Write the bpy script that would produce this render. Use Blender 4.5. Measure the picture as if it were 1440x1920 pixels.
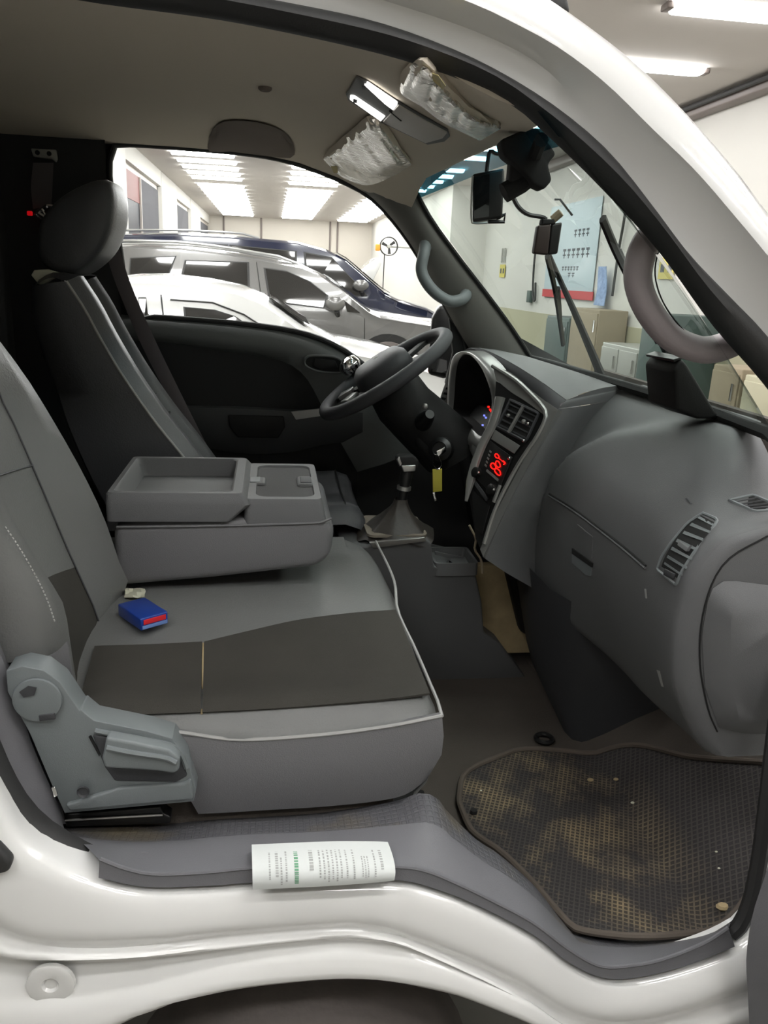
import bpy, bmesh, math, random
from mathutils import Vector, Matrix

for o in list(bpy.data.objects):
    bpy.data.objects.remove(o, do_unlink=True)
SC = bpy.context.scene
COL = SC.collection
rnd = random.Random(7)

# ---------------------------------------------------------------- camera
# x = truck forward (right in the photo), y = into the picture, z = up
FPX = 1500.0
CAM = Vector((0.0, -0.985, 1.55))
_dy = Vector((-211, -450, FPX)).normalized()
_h = Vector((1, 0.045, 0))
_dx = (_h - _h.dot(_dy) * _dy).normalized()
_dz = _dx.cross(_dy)
if _dz.y > 0:
    _dz = -_dz
right = Vector((_dx.x, _dy.x, _dz.x))
down = Vector((_dx.y, _dy.y, _dz.y))
fwd = Vector((_dx.z, _dy.z, _dz.z))
cd = bpy.data.cameras.new('camera')
cam = bpy.data.objects.new('camera', cd)
COL.objects.link(cam)
m = Matrix((( right.x, -down.x, -fwd.x, CAM.x),
            ( right.y, -down.y, -fwd.y, CAM.y),
            ( right.z, -down.z, -fwd.z, CAM.z),
            (0, 0, 0, 1)))
cam.matrix_world = m
cd.sensor_fit = 'VERTICAL'
cd.sensor_height = 24.0
cd.lens = FPX / 1920.0 * 24.0
cd.clip_start = 0.02
cd.clip_end = 200
SC.camera = cam

# ---------------------------------------------------------------- world / exposure
w = bpy.data.worlds.new('night_outside')
SC.world = w
w.use_nodes = True
w.node_tree.nodes['Background'].inputs[0].default_value = (0.03, 0.035, 0.05, 1)
w.node_tree.nodes['Background'].inputs[1].default_value = 0.3
SC.view_settings.view_transform = 'Standard'
SC.view_settings.look = 'None'
SC.view_settings.gamma = 1.0
SC.view_settings.use_curve_mapping = False
SC.view_settings.exposure = 0.3
LAMP_POWER = 22.0          # emission of the ceiling tubes

# ---------------------------------------------------------------- pixel -> place
def ray(px, py):
    v = Vector((px - 720, py - 960, FPX))
    return Vector((v.dot(_dx), v.dot(_dy), v.dot(_dz)))
def PY(px, py, y):
    d = ray(px, py); return CAM + d * ((y - CAM.y) / d.y)
def PZ(px, py, z):
    d = ray(px, py); return CAM + d * ((z - CAM.z) / d.z)
def PX(px, py, x):
    d = ray(px, py); return CAM + d * ((x - CAM.x) / d.x)
def PF(px, py, f, lo=0.3, hi=4.0):
    """first place along the pixel's ray where f(point) changes sign"""
    d = ray(px, py).normalized()
    n = 400
    a = lo; fa = f(CAM + d * a)
    for i in range(1, n + 1):
        b = lo + (hi - lo) * i / n
        fb = f(CAM + d * b)
        if fa * fb <= 0:
            for _ in range(30):
                mid = (a + b) / 2
                fm = f(CAM + d * mid)
                if fa * fm <= 0: b = mid
                else: a = mid; fa = fm
            return CAM + d * ((a + b) / 2)
        a, fa = b, fb
    return CAM + d * hi
def LY(pts, y):
    if callable(y): return [PY(a, b, y(i / max(1, len(pts) - 1))) for i, (a, b) in enumerate(pts)]
    if isinstance(y, (list, tuple)): return [PY(a, b, yy) for (a, b), yy in zip(pts, y)]
    return [PY(a, b, y) for a, b in pts]

# ---------------------------------------------------------------- materials
def S(r, g, b):
    def f(c):
        c /= 255.0
        return c / 12.92 if c <= 0.04045 else ((c + 0.055) / 1.055) ** 2.4
    return (f(r), f(g), f(b), 1.0)
def G(v): return (v, v, v, 1.0)
def mat(name, col, rough=0.5, metal=0.0, bump=0.0, bscale=200.0, var=0.0, vscale=6.0, coat=0.0, spec=0.5,
        emit=None, estr=0.0, sheen=0.0):
    mt = bpy.data.materials.new(name)
    mt.use_nodes = True
    nt = mt.node_tree
    b = nt.nodes['Principled BSDF']
    b.inputs['Base Color'].default_value = col
    b.inputs['Roughness'].default_value = rough
    b.inputs['Metallic'].default_value = metal
    b.inputs['Specular IOR Level'].default_value = spec
    if coat: b.inputs['Coat Weight'].default_value = coat; b.inputs['Coat Roughness'].default_value = 0.05
    if sheen: b.inputs['Sheen Weight'].default_value = sheen
    if emit: b.inputs['Emission Color'].default_value = emit; b.inputs['Emission Strength'].default_value = estr
    tc = nt.nodes.new('ShaderNodeTexCoord')
    if var:
        n = nt.nodes.new('ShaderNodeTexNoise'); n.inputs['Scale'].default_value = vscale; n.inputs['Detail'].default_value = 5
        nt.links.new(tc.outputs['Object'], n.inputs['Vector'])
        mx = nt.nodes.new('ShaderNodeMix'); mx.data_type = 'RGBA'
        mx.inputs['A'].default_value = [c * (1 - var) for c in col[:3]] + [1]
        mx.inputs['B'].default_value = [min(1, c * (1 + var)) for c in col[:3]] + [1]
        nt.links.new(n.outputs['Fac'], mx.inputs['Factor'])
        nt.links.new(mx.outputs['Result'], b.inputs['Base Color'])
    if bump:
        n = nt.nodes.new('ShaderNodeTexNoise'); n.inputs['Scale'].default_value = bscale; n.inputs['Detail'].default_value = 3
        nt.links.new(tc.outputs['Object'], n.inputs['Vector'])
        bp = nt.nodes.new('ShaderNodeBump'); bp.inputs['Strength'].default_value = bump; bp.inputs['Distance'].default_value = 0.002
        nt.links.new(n.outputs['Fac'], bp.inputs['Height'])
        nt.links.new(bp.outputs['Normal'], b.inputs['Normal'])
    return mt
def glassmat(name, tint, refl=1.0, rough=0.0, base=0.04):
    """thin pane: tinted see-through plus a Fresnel mirror"""
    mt = bpy.data.materials.new(name); mt.use_nodes = True
    nt = mt.node_tree; nt.nodes.clear()
    out = nt.nodes.new('ShaderNodeOutputMaterial')
    tr = nt.nodes.new('ShaderNodeBsdfTransparent'); tr.inputs[0].default_value = tint
    gl = nt.nodes.new('ShaderNodeBsdfGlossy'); gl.inputs['Roughness'].default_value = rough
    fr = nt.nodes.new('ShaderNodeLayerWeight'); fr.inputs['Blend'].default_value = 0.5
    pw = nt.nodes.new('ShaderNodeMath'); pw.operation = 'POWER'; pw.inputs[1].default_value = 5.0
    ma = nt.nodes.new('ShaderNodeMath'); ma.operation = 'MULTIPLY_ADD'; ma.inputs[1].default_value = 0.9; ma.inputs[2].default_value = base
    nt.links.new(fr.outputs['Facing'], pw.inputs[0]); nt.links.new(pw.outputs[0], ma.inputs[0])
    mu = nt.nodes.new('ShaderNodeMath'); mu.operation = 'MULTIPLY'; mu.inputs[1].default_value = refl; mu.use_clamp = True
    ms = nt.nodes.new('ShaderNodeMixShader')
    nt.links.new(ma.outputs[0], mu.inputs[0]); nt.links.new(mu.outputs[0], ms.inputs[0])
    nt.links.new(tr.outputs[0], ms.inputs[1]); nt.links.new(gl.outputs[0], ms.inputs[2])
    nt.links.new(ms.outputs[0], out.inputs[0])
    return mt
def emitmat(name, col, s):
    mt = bpy.data.materials.new(name); mt.use_nodes = True
    nt = mt.node_tree; nt.nodes.clear()
    out = nt.nodes.new('ShaderNodeOutputMaterial'); e = nt.nodes.new('ShaderNodeEmission')
    e.inputs[0].default_value = col; e.inputs[1].default_value = s
    nt.links.new(e.outputs[0], out.inputs[0]); return mt

MT = dict(
    white_paint=mat('white_paint', S(230, 230, 228), 0.2, coat=1.0),
    rubber=mat('seal_rubber', G(0.028), 0.55, bump=0.15, bscale=400),
    trim=mat('sill_plastic', S(110, 110, 114), 0.5, bump=0.2, bscale=500, var=0.12),
    dash=mat('dash_plastic', S(100, 101, 102), 0.55, bump=0.35, bscale=900, var=0.05),
    dash_dark=mat('dash_dark_plastic', S(62, 63, 66), 0.6, bump=0.3, bscale=900),
    gap=mat('panel_gap', G(0.008), 0.8),
    silver=mat('silver_bezel', S(146, 146, 144), 0.32, metal=0.45),
    black=mat('black_plastic', G(0.012), 0.35),
    black_matte=mat('black_matte', G(0.01), 0.85),
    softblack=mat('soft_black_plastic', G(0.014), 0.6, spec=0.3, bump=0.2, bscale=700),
    leather=mat('grey_leather', S(114, 115, 114), 0.42, bump=0.3, bscale=260, var=0.06, vscale=9),
    leather_md=mat('mid_grey_leather', S(92, 93, 95), 0.4, bump=0.3, bscale=260),
    leather_dk=mat('charcoal_leather', S(74, 75, 78), 0.42, bump=0.3, bscale=260),
    vinyl=mat('grey_vinyl', S(112, 112, 114), 0.55, bump=0.4, bscale=500),
    fabric=mat('dark_seat_fabric', S(62, 60, 55), 0.85, bump=0.6, bscale=900, var=0.25, vscale=8),
    piping=mat('light_piping', S(170, 170, 168), 0.5),
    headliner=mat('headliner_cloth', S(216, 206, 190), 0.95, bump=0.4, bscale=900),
    headliner_dk=mat('headliner_shade_cloth', S(120, 110, 102), 0.95, bump=0.4, bscale=900),  # headliner cloth darkened to stand for shadow in the grip recess
    pillar=mat('pillar_plastic', S(114, 113, 108), 0.55, bump=0.3, bscale=900),
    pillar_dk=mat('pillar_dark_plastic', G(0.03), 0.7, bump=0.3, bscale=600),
    door=mat('door_plastic', S(66, 67, 68), 0.55, bump=0.3, bscale=800),
    door_cloth=mat('door_cloth', G(0.022), 0.9, bump=0.5, bscale=900),
    handle=mat('handle_plastic', S(118, 124, 126), 0.45, bump=0.15, bscale=700),
    handle_mauve=mat('handle_mauve_plastic', S(158, 148, 150), 0.45, bump=0.15, bscale=700),
    chrome=mat('chrome', G(0.85), 0.08, metal=1.0),
    brushed=mat('brushed_silver', S(190, 190, 188), 0.3, metal=0.8),
    belt=mat('belt_webbing', S(104, 98, 100), 0.8, bump=0.6, bscale=1500),
    tyre=mat('tyre_rubber', S(124, 117, 114), 0.85, bump=0.8, bscale=40, var=0.3, vscale=14),
    foil=mat('crinkled_film', S(226, 222, 214), 0.24, metal=0.6),
    tape=mat('yellow_tape', S(186, 172, 120), 0.6),
    paper=mat('receipt_paper', S(214, 218, 216), 0.8),
    ink=mat('grey_print', S(170, 172, 170), 0.9),
    ink_green=mat('green_print', S(110, 165, 130), 0.9),
    blue_pack=mat('blue_packet', S(24, 62, 150), 0.35, coat=0.4),
    blue_pack2=mat('blue_packet_pale', S(110, 140, 200), 0.4),
    red_pack=mat('red_packet', S(220, 40, 50), 0.5),
    cream=mat('cream_plastic', S(206, 206, 186), 0.6),
    beige=mat('bare_insulation', S(172, 154, 118), 0.9, bump=0.8, bscale=60, var=0.35, vscale=18),
    carpet=mat('cab_floor_rubber', S(74, 68, 62), 0.9, bump=0.5, bscale=300, var=0.25, vscale=10),
    yellow_tag=mat('yellow_tag', S(190, 178, 70), 0.5),
    red_led=emitmat('red_led', S(255, 20, 15), 3.0),
    blue_led=emitmat('blue_led', S(120, 130, 255), 1.2),
    glass=glassmat('windshield_glass', (0.66, 0.73, 0.70, 1), 0.9),
    shade=glassmat('blue_shade_band', (0.10, 0.30, 0.42, 1), 1.0),
    car_glass=mat('car_window_glass', G(0.012), 0.03, spec=0.9, coat=0.6),
    car_white=mat('car_white', S(218, 218, 216), 0.15, coat=1.0),
    car_silver=mat('car_silver', S(122, 121, 120), 0.22, metal=0.35, coat=1.0),
    car_navy=mat('car_navy', S(26, 32, 58), 0.12, coat=1.0),
    car_black=mat('car_black_trim', G(0.015), 0.4),
    wall_b=mat('back_wall_paint', S(198, 192, 182), 0.8, bump=0.1, bscale=30, var=0.03, vscale=1.0),
    belt_trim=mat('door_top_plastic', S(98, 101, 100), 0.45, bump=0.3, bscale=800),
    wall=mat('wall_paint', S(208, 206, 200), 0.8, bump=0.1, bscale=30, var=0.03, vscale=1.0),
    wall_low=mat('wall_dado', S(176, 172, 146), 0.6, bump=0.1, bscale=30, var=0.08, vscale=1.4),
    ceil=mat('ceiling_paint', S(196, 190, 184), 0.9, var=0.03, vscale=0.6),
    floor=mat('garage_floor', S(128, 126, 120), 0.35, var=0.15, vscale=1.2),
    lamp=emitmat('lamp_diffuser', (1.0, 0.995, 0.985, 1), LAMP_POWER),
    lampcap=mat('lamp_end_cap', S(120, 110, 105), 0.5),
    shutter=mat('grey_shutter', S(92, 92, 96), 0.8, spec=0.15, var=0.06, vscale=3),
    nightglass=mat('night_window', S(10, 14, 30), 0.5, spec=0.15),
    redbrown=mat('red_brown_panel', S(112, 44, 36), 0.6),
    frame=mat('window_frame_paint', S(196, 188, 180), 0.6),
    poster=mat('poster_blue_grey', S(176, 192, 198), 0.5),
    poster_red=mat('poster_red', S(190, 40, 48), 0.5),
    poster_ink=mat('poster_ink', S(60, 66, 74), 0.6),
    sticker=mat('yellow_sticker', S(206, 192, 96), 0.6),
    orange=mat('fan_orange', S(236, 160, 50), 0.5),
    green_dk=mat('dark_green_metal', S(72, 88, 84), 0.5, var=0.15, vscale=5),
    steel=mat('steel_cabinet', S(170, 170, 164), 0.4, metal=0.3),
    cardboard=mat('cardboard', S(150, 138, 116), 0.8, var=0.1, vscale=4),
    cable=mat('cable_black', G(0.03), 0.6),
    cloth_blue=mat('blue_white_cloth', S(150, 170, 205), 0.9, var=0.5, vscale=20),
)

def grid_rubber():
    """rubber mat: sunken waffle cells, sandy dirt lying in patches"""
    mt = bpy.data.materials.new('mat_rubber_waffle'); mt.use_nodes = True
    nt = mt.node_tree; b = nt.nodes['Principled BSDF']; b.inputs['Roughness'].default_value = 0.8
    tc = nt.nodes.new('ShaderNodeTexCoord')
    mp = nt.nodes.new('ShaderNodeMapping'); mp.inputs['Rotation'].default_value = (0, 0, math.radians(24))
    nt.links.new(tc.outputs['Object'], mp.inputs['Vector'])
    br = nt.nodes.new('ShaderNodeTexBrick'); br.inputs['Scale'].default_value = 1.0
    br.offset = 0.0
    br.inputs['Brick Width'].default_value = 0.0095; br.inputs['Row Height'].default_value = 0.0095
    br.inputs['Mortar Size'].default_value = 0.0019; br.inputs['Mortar Smooth'].default_value = 0.4
    nt.links.new(mp.outputs['Vector'], br.inputs['Vector'])
    n = nt.nodes.new('ShaderNodeTexNoise'); n.inputs['Scale'].default_value = 7.5; n.inputs['Detail'].default_value = 8; n.inputs['Roughness'].default_value = 0.65
    nt.links.new(tc.outputs['Object'], n.inputs['Vector'])
    rp = nt.nodes.new('ShaderNodeValToRGB'); rp.color_ramp.elements[0].position = 0.46; rp.color_ramp.elements[1].position = 0.68
    nt.links.new(n.outputs['Fac'], rp.inputs['Fac'])
    sep = nt.nodes.new('ShaderNodeSeparateXYZ'); nt.links.new(tc.outputs['Object'], sep.inputs[0])
    # dirt lies on the trodden part of the mat, the end under the dash is clean
    mr = nt.nodes.new('ShaderNodeMapRange'); mr.inputs['From Min'].default_value = 0.10; mr.inputs['From Max'].default_value = 0.22
    mr.inputs['To Min'].default_value = 1.0; mr.inputs['To Max'].default_value = 0.0
    nt.links.new(sep.outputs['X'], mr.inputs['Value'])
    mu = nt.nodes.new('ShaderNodeMath'); mu.operation = 'MULTIPLY'
    nt.links.new(rp.outputs['Color'], mu.inputs[0]); nt.links.new(mr.outputs[0], mu.inputs[1])
    base = nt.nodes.new('ShaderNodeMix'); base.data_type = 'RGBA'
    base.inputs['A'].default_value = S(44, 42, 42); base.inputs['B'].default_value = S(66, 62, 60)
    nt.links.new(br.outputs['Fac'], base.inputs['Factor'])
    dirtc = nt.nodes.new('ShaderNodeMix'); dirtc.data_type = 'RGBA'
    dirtc.inputs['A'].default_value = S(74, 66, 54); dirtc.inputs['B'].default_value = S(150, 134, 104)
    nt.links.new(br.outputs['Fac'], dirtc.inputs['Factor'])
    mx = nt.nodes.new('ShaderNodeMix'); mx.data_type = 'RGBA'
    nt.links.new(mu.outputs[0], mx.inputs['Factor'])
    nt.links.new(base.outputs['Result'], mx.inputs['A']); nt.links.new(dirtc.outputs['Result'], mx.inputs['B'])
    nt.links.new(mx.outputs['Result'], b.inputs['Base Color'])
    bp = nt.nodes.new('ShaderNodeBump'); bp.inputs['Strength'].default_value = 0.8; bp.inputs['Distance'].default_value = 0.003
    nt.links.new(br.outputs['Fac'], bp.inputs['Height']); nt.links.new(bp.outputs['Normal'], b.inputs['Normal'])
    return mt
MT['mat'] = grid_rubber()
def stud_plastic():
    """sill tread: fine raised studs on grey plastic"""
    mt = bpy.data.materials.new('sill_stud_plastic'); mt.use_nodes = True
    nt = mt.node_tree; b = nt.nodes['Principled BSDF']; b.inputs['Roughness'].default_value = 0.5
    tc = nt.nodes.new('ShaderNodeTexCoord')
    br = nt.nodes.new('ShaderNodeTexBrick'); br.inputs['Scale'].default_value = 1.0; br.offset = 0.0
    br.inputs['Brick Width'].default_value = 0.011; br.inputs['Row Height'].default_value = 0.011
    br.inputs['Mortar Size'].default_value = 0.0022; br.inputs['Mortar Smooth'].default_value = 0.5
    nt.links.new(tc.outputs['Object'], br.inputs['Vector'])
    n = nt.nodes.new('ShaderNodeTexNoise'); n.inputs['Scale'].default_value = 9; n.inputs['Detail'].default_value = 6
    nt.links.new(tc.outputs['Object'], n.inputs['Vector'])
    rp = nt.nodes.new('ShaderNodeValToRGB'); rp.color_ramp.elements[0].position = 0.5; rp.color_ramp.elements[1].position = 0.75
    rp.color_ramp.elements[0].color = S(92, 92, 96); rp.color_ramp.elements[1].color = S(110, 102, 86)
    nt.links.new(n.outputs['Fac'], rp.inputs['Fac']); nt.links.new(rp.outputs['Color'], b.inputs['Base Color'])
    bp = nt.nodes.new('ShaderNodeBump'); bp.inputs['Strength'].default_value = 0.6; bp.inputs['Distance'].default_value = 0.002
    bp.invert = True
    nt.links.new(br.outputs['Fac'], bp.inputs['Height']); nt.links.new(bp.outputs['Normal'], b.inputs['Normal'])
    return mt
MT['stud'] = stud_plastic()
def foil_mat():
    mt = MT['foil']; nt = mt.node_tree; b = nt.nodes['Principled BSDF']
    tc = nt.nodes.new('ShaderNodeTexCoord')
    n = nt.nodes.new('ShaderNodeTexNoise'); n.inputs['Scale'].default_value = 22; n.inputs['Detail'].default_value = 3; n.inputs['Distortion'].default_value = 2.2
    nt.links.new(tc.outputs['Object'], n.inputs['Vector'])
    ad = nt.nodes.new('ShaderNodeMath'); ad.operation = 'ADD'
    ad.inputs[0].default_value = 0.0; nt.links.new(n.outputs['Fac'], ad.inputs[1])
    bp = nt.nodes.new('ShaderNodeBump'); bp.inputs['Strength'].default_value = 0.7; bp.inputs['Distance'].default_value = 0.005
    nt.links.new(ad.outputs[0], bp.inputs['Height']); nt.links.new(bp.outputs['Normal'], b.inputs['Normal'])
foil_mat()

# ---------------------------------------------------------------- shapes: all return (verts, faces)
def join(*ms):
    V, F = [], []
    for v, f in ms:
        k = len(V); V += [Vector(p) for p in v]; F += [[i + k for i in q] for q in f]
    return V, F
def crv(pts, n, closed=False, smooth=True):
    """resample a polyline evenly; smooth = Catmull-Rom through the points"""
    P = [Vector(p) for p in pts]
    if smooth and len(P) > 2:
        D = []
        N = len(P); segs = N if closed else N - 1
        for i in range(segs):
            if closed: a, b, c, d = P[(i - 1) % N], P[i], P[(i + 1) % N], P[(i + 2) % N]
            else:
                b, c = P[i], P[i + 1]
                a = P[i - 1] if i > 0 else b - (c - b)
                d = P[i + 2] if i + 2 < N else c + (c - b)
            for k in range(12):
                t = k / 12
                D.append(0.5 * ((2 * b) + (c - a) * t + (2 * a - 5 * b + 4 * c - d) * t * t + (3 * b - a - 3 * c + d) * t ** 3))
        D.append(P[0].copy() if closed else P[-1].copy())
    else:
        D = P + ([P[0]] if closed else [])
    L = [0.0]
    for i in range(1, len(D)): L.append(L[-1] + (D[i] - D[i - 1]).length)
    T = L[-1]; out = []; j = 0
    cnt = n if closed else n - 1
    for i in range(n):
        s = T * i / cnt
        while j < len(L) - 2 and L[j + 1] < s: j += 1
        dl = L[j + 1] - L[j]
        t = (s - L[j]) / dl if dl > 1e-9 else 0
        out.append(D[j].lerp(D[j + 1], min(1, max(0, t))))
    return out
def loft(curves, closed_u=False, cap=False, closed_v=False):
    n = len(curves[0]); V = [Vector(p) for c in curves for p in c]; F = []
    m = len(curves)
    for i in range(m if closed_v else m - 1):
        for j in range(n if closed_u else n - 1):
            a = i * n + j; b = i * n + (j + 1) % n
            i2 = (i + 1) % m
            F.append([a, b, i2 * n + (j + 1) % n, i2 * n + j])
    if cap:
        F.append(list(range(n))[::-1]); F.append([(m - 1) * n + j for j in range(n)])
    return V, F
def sheet(curves, th):
    """grid surface given thickness th along its normals (sign picks the side)"""
    m = len(curves); n = len(curves[0])
    P = [[Vector(p) for p in c] for c in curves]
    Q = []
    for i in range(m):
        r = []
        for j in range(n):
            du = P[min(i + 1, m - 1)][j] - P[max(i - 1, 0)][j]
            dv = P[i][min(j + 1, n - 1)] - P[i][max(j - 1, 0)]
            nn = du.cross(dv)
            nn = nn.normalized() if nn.length > 1e-12 else Vector((0, 0, 1))
            r.append(P[i][j] + nn * th)
        Q.append(r)
    V = [p for r in P for p in r] + [p for r in Q for p in r]
    F = []; o = m * n
    for i in range(m - 1):
        for j in range(n - 1):
            a = i * n + j
            F.append([a, a + 1, a + n + 1, a + n]); F.append([o + a, o + a + n, o + a + n + 1, o + a + 1])
    for j in range(n - 1):
        F.append([j, o + j, o + j + 1, j + 1]); a = (m - 1) * n + j; F.append([a, a + 1, o + a + 1, o + a])
    for i in range(m - 1):
        a = i * n; F.append([a, a + n, o + a + n, o + a]); a = i * n + n - 1; F.append([a, o + a, o + a + n, a + n])
    return V, F
def prism(poly, vec):
    n = len(poly); vec = Vector(vec)
    V = [Vector(p) for p in poly] + [Vector(p) + vec for p in poly]
    F = [list(range(n))[::-1], list(range(n, 2 * n))] + [[i, (i + 1) % n, n + (i + 1) % n, n + i] for i in range(n)]
    return V, F
def box(c, s, R=None):
    V = []
    for z in (-.5, .5):
        for x, y in ((-.5, -.5), (.5, -.5), (.5, .5), (-.5, .5)):
            p = Vector((x * s[0], y * s[1], z * s[2]))
            if R is not None: p = R @ p
            V.append(Vector(c) + p)
    return V, [[3, 2, 1, 0], [4, 5, 6, 7], [0, 1, 5, 4], [1, 2, 6, 5], [2, 3, 7, 6], [3, 0, 4, 7]]
def bb(x0, x1, y0, y1, z0, z1): return box(((x0 + x1) / 2, (y0 + y1) / 2, (z0 + z1) / 2), (x1 - x0, y1 - y0, z1 - z0))
def tube(pts, r, n=10, closed=False, flat=1.0, up=None):
    P = [Vector(p) for p in pts]; N = len(P); V = []; F = []
    ref = Vector(up) if up is not None else None
    prev = None
    for i in range(N):
        if closed: t = P[(i + 1) % N] - P[i - 1]
        else: t = P[min(i + 1, N - 1)] - P[max(i - 1, 0)]
        t.normalize()
        if ref is not None: u = ref - ref.dot(t) * t
        elif prev is None:
            u = Vector((0, 0, 1)).cross(t)
            if u.length < 0.1: u = Vector((1, 0, 0)).cross(t)
        else: u = prev - prev.dot(t) * t
        u.normalize(); prev = u; v = t.cross(u)
        rr = r[i] if isinstance(r, (list, tuple)) else r
        for k in range(n):
            a = 2 * math.pi * k / n
            V.append(P[i] + u * (rr * math.cos(a)) + v * (rr * flat * math.sin(a)))
    for i in range(N if closed else N - 1):
        for k in range(n):
            a = i * n + k; b = i * n + (k + 1) % n; i2 = (i + 1) % N
            F.append([a, b, i2 * n + (k + 1) % n, i2 * n + k])
    if not closed: F.append(list(range(n))[::-1]); F.append([(N - 1) * n + k for k in range(n)])
    return V, F
def frame_of(axis):
    a = Vector(axis).normalized()
    u = a.orthogonal().normalized(); v = a.cross(u)
    return a, u, v
def lathe(c, axis, prof, n=24, cap=True):
    a, u, v = frame_of(axis); c = Vector(c)
    rings = [[c + a * h + (u * math.cos(2 * math.pi * k / n) + v * math.sin(2 * math.pi * k / n)) * r for k in range(n)] for r, h in prof]
    return loft(rings, closed_u=True, cap=cap)
def ball(c, r, n=16, sx=1, sy=1, sz=1):
    V = []; F = []
    rings = []
    for i in range(1, n // 2):
        ph = math.pi * i / (n // 2)
        rings.append([Vector(c) + Vector((sx * r * math.sin(ph) * math.cos(2 * math.pi * k / n), sy * r * math.sin(ph) * math.sin(2 * math.pi * k / n), sz * r * math.cos(ph))) for k in range(n)])
    return loft(rings, closed_u=True, cap=True)
def bevel(vf, w, seg=3, ang=28):
    V, F = vf
    me = bpy.data.meshes.new('tmp'); me.from_pydata([tuple(v) for v in V], [], F)
    bm = bmesh.new(); bm.from_mesh(me); bpy.data.meshes.remove(me)
    bmesh.ops.remove_doubles(bm, verts=bm.verts, dist=1e-6)
    bmesh.ops.recalc_face_normals(bm, faces=bm.faces)
    ed = [e for e in bm.edges if len(e.link_faces) == 2 and e.calc_face_angle(0) > math.radians(ang)]
    bmesh.ops.bevel(bm, geom=ed, offset=w, segments=seg, affect='EDGES', profile=0.5, clamp_overlap=True)
    bm.verts.index_update()
    out = ([v.co.copy() for v in bm.verts], [[v.index for v in f.verts] for f in bm.faces])
    bm.free(); return out
def rrect(c, u, v, w, h, r, n=5):
    """rounded rectangle ring in the plane of u, v"""
    c = Vector(c); u = Vector(u); v = Vector(v); R = []
    for sx, sy, a0 in ((1, 1, 0), (-1, 1, 90), (-1, -1, 180), (1, -1, 270)):
        for k in range(n):
            a = math.radians(a0 + 90 * k / (n - 1))
            R.append(c + u * (sx * (w / 2 - r) + r * math.cos(a)) + v * (sy * (h / 2 - r) + r * math.sin(a)))
    return R

# ---------------------------------------------------------------- objects
ORG = {}
def obj(name, vf, material, parent=None, smooth=35, label=None, cat=None, group=None, kind=None, origin=None):
    V, F = vf
    V = [Vector(p) for p in V]
    if origin is not None: o = Vector(origin)
    elif parent is not None: o = ORG[parent.name]
    else:
        o = Vector(((min(p.x for p in V) + max(p.x for p in V)) / 2, (min(p.y for p in V) + max(p.y for p in V)) / 2, min(p.z for p in V)))
    me = bpy.data.meshes.new(name)
    me.from_pydata([tuple(p - o) for p in V], [], F)
    bm = bmesh.new(); bm.from_mesh(me)
    bmesh.ops.recalc_face_normals(bm, faces=bm.faces)
    bm.to_mesh(me); bm.free()
    if smooth:
        me.shade_smooth(); me.set_sharp_from_angle(angle=math.radians(smooth))
    me.materials.append(MT[material] if isinstance(material, str) else material)
    ob = bpy.data.objects.new(name, me)
    COL.objects.link(ob)
    if parent is not None:
        ob.parent = parent; ORG[ob.name] = ORG[parent.name]
    else:
        ob.location = o; ORG[ob.name] = o
    tag(ob, label, cat, group, kind)
    return ob
def tag(ob, label=None, cat=None, group=None, kind=None):
    if label: ob['label'] = label
    if cat: ob['category'] = cat
    if group: ob['group'] = group
    if kind: ob['kind'] = kind
    return ob
def thing(name, loc, label, cat, group=None):
    o = bpy.data.objects.new(name, None); COL.objects.link(o)
    o.location = loc; ORG[o.name] = Vector(loc); o.empty_display_size = 0.05
    return tag(o, label, cat, group)

# ================================================================ the garage
H = 3.6; XL = -2.45; XR = 4.9; XR2 = 4.05; YB = 33.3; YN = -6.0; XNL = -8.0; YJ = 18.0
obj('floor', bb(XNL, XR + 0.2, YN, YB, -0.1, 0.0), 'floor', kind='structure', smooth=0)
obj('ceiling', bb(XNL, XR + 0.2, YN, YB, H, H + 0.1), 'ceil', kind='structure', smooth=0)
wb = obj('wall_back', bb(XL - 0.2, XR, YB, YB + 0.15, 0, H), 'wall_b', kind='structure', smooth=0)
for px in (420, 490, 619, 633):
    p = PY(px, 430, YB)
    obj('wall_pipe', tube([(p.x, YB - 0.03, H), (p.x, YB - 0.03, 1.2)], 0.035, 8), 'lampcap', wb)
obj('wall_near', bb(XNL, XR, YN - 0.15, YN, 0, H), 'wall', kind='structure', smooth=0)
wr = obj('wall_right', join(bb(XR, XR + 0.15, YN, YJ, 0, H), bb(XR2, XR2 + 0.15, YJ, YB, 0, H), bb(XR2 + 0.15, XR + 0.15, YJ + 0.0, YJ + 0.15, 0, H)), 'wall', kind='structure', smooth=0)
obj('dado', bb(XR - 0.015, XR - 0.001, YN, YJ, 0, 1.04), 'wall_low', wr, smooth=0)
obj('cornice', bevel(bb(XR - 0.16, XR - 0.001, YN, YJ, H - 0.14, H - 0.002), 0.02), 'lampcap', wr)
obj('conduit', tube([(XR - 0.2, YN, H - 0.05), (XR - 0.2, 9.2, H - 0.05)], 0.03, 8), 'cable', wr)
obj('wall_front_left', bb(XNL, XNL + 0.15, YN, 6.0, 0, H), 'wall', kind='structure', smooth=0)
obj('wall_jog', bb(XNL, XL - 0.15, 5.85, 6.0, 0, H), 'wall', kind='structure', smooth=0)
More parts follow.
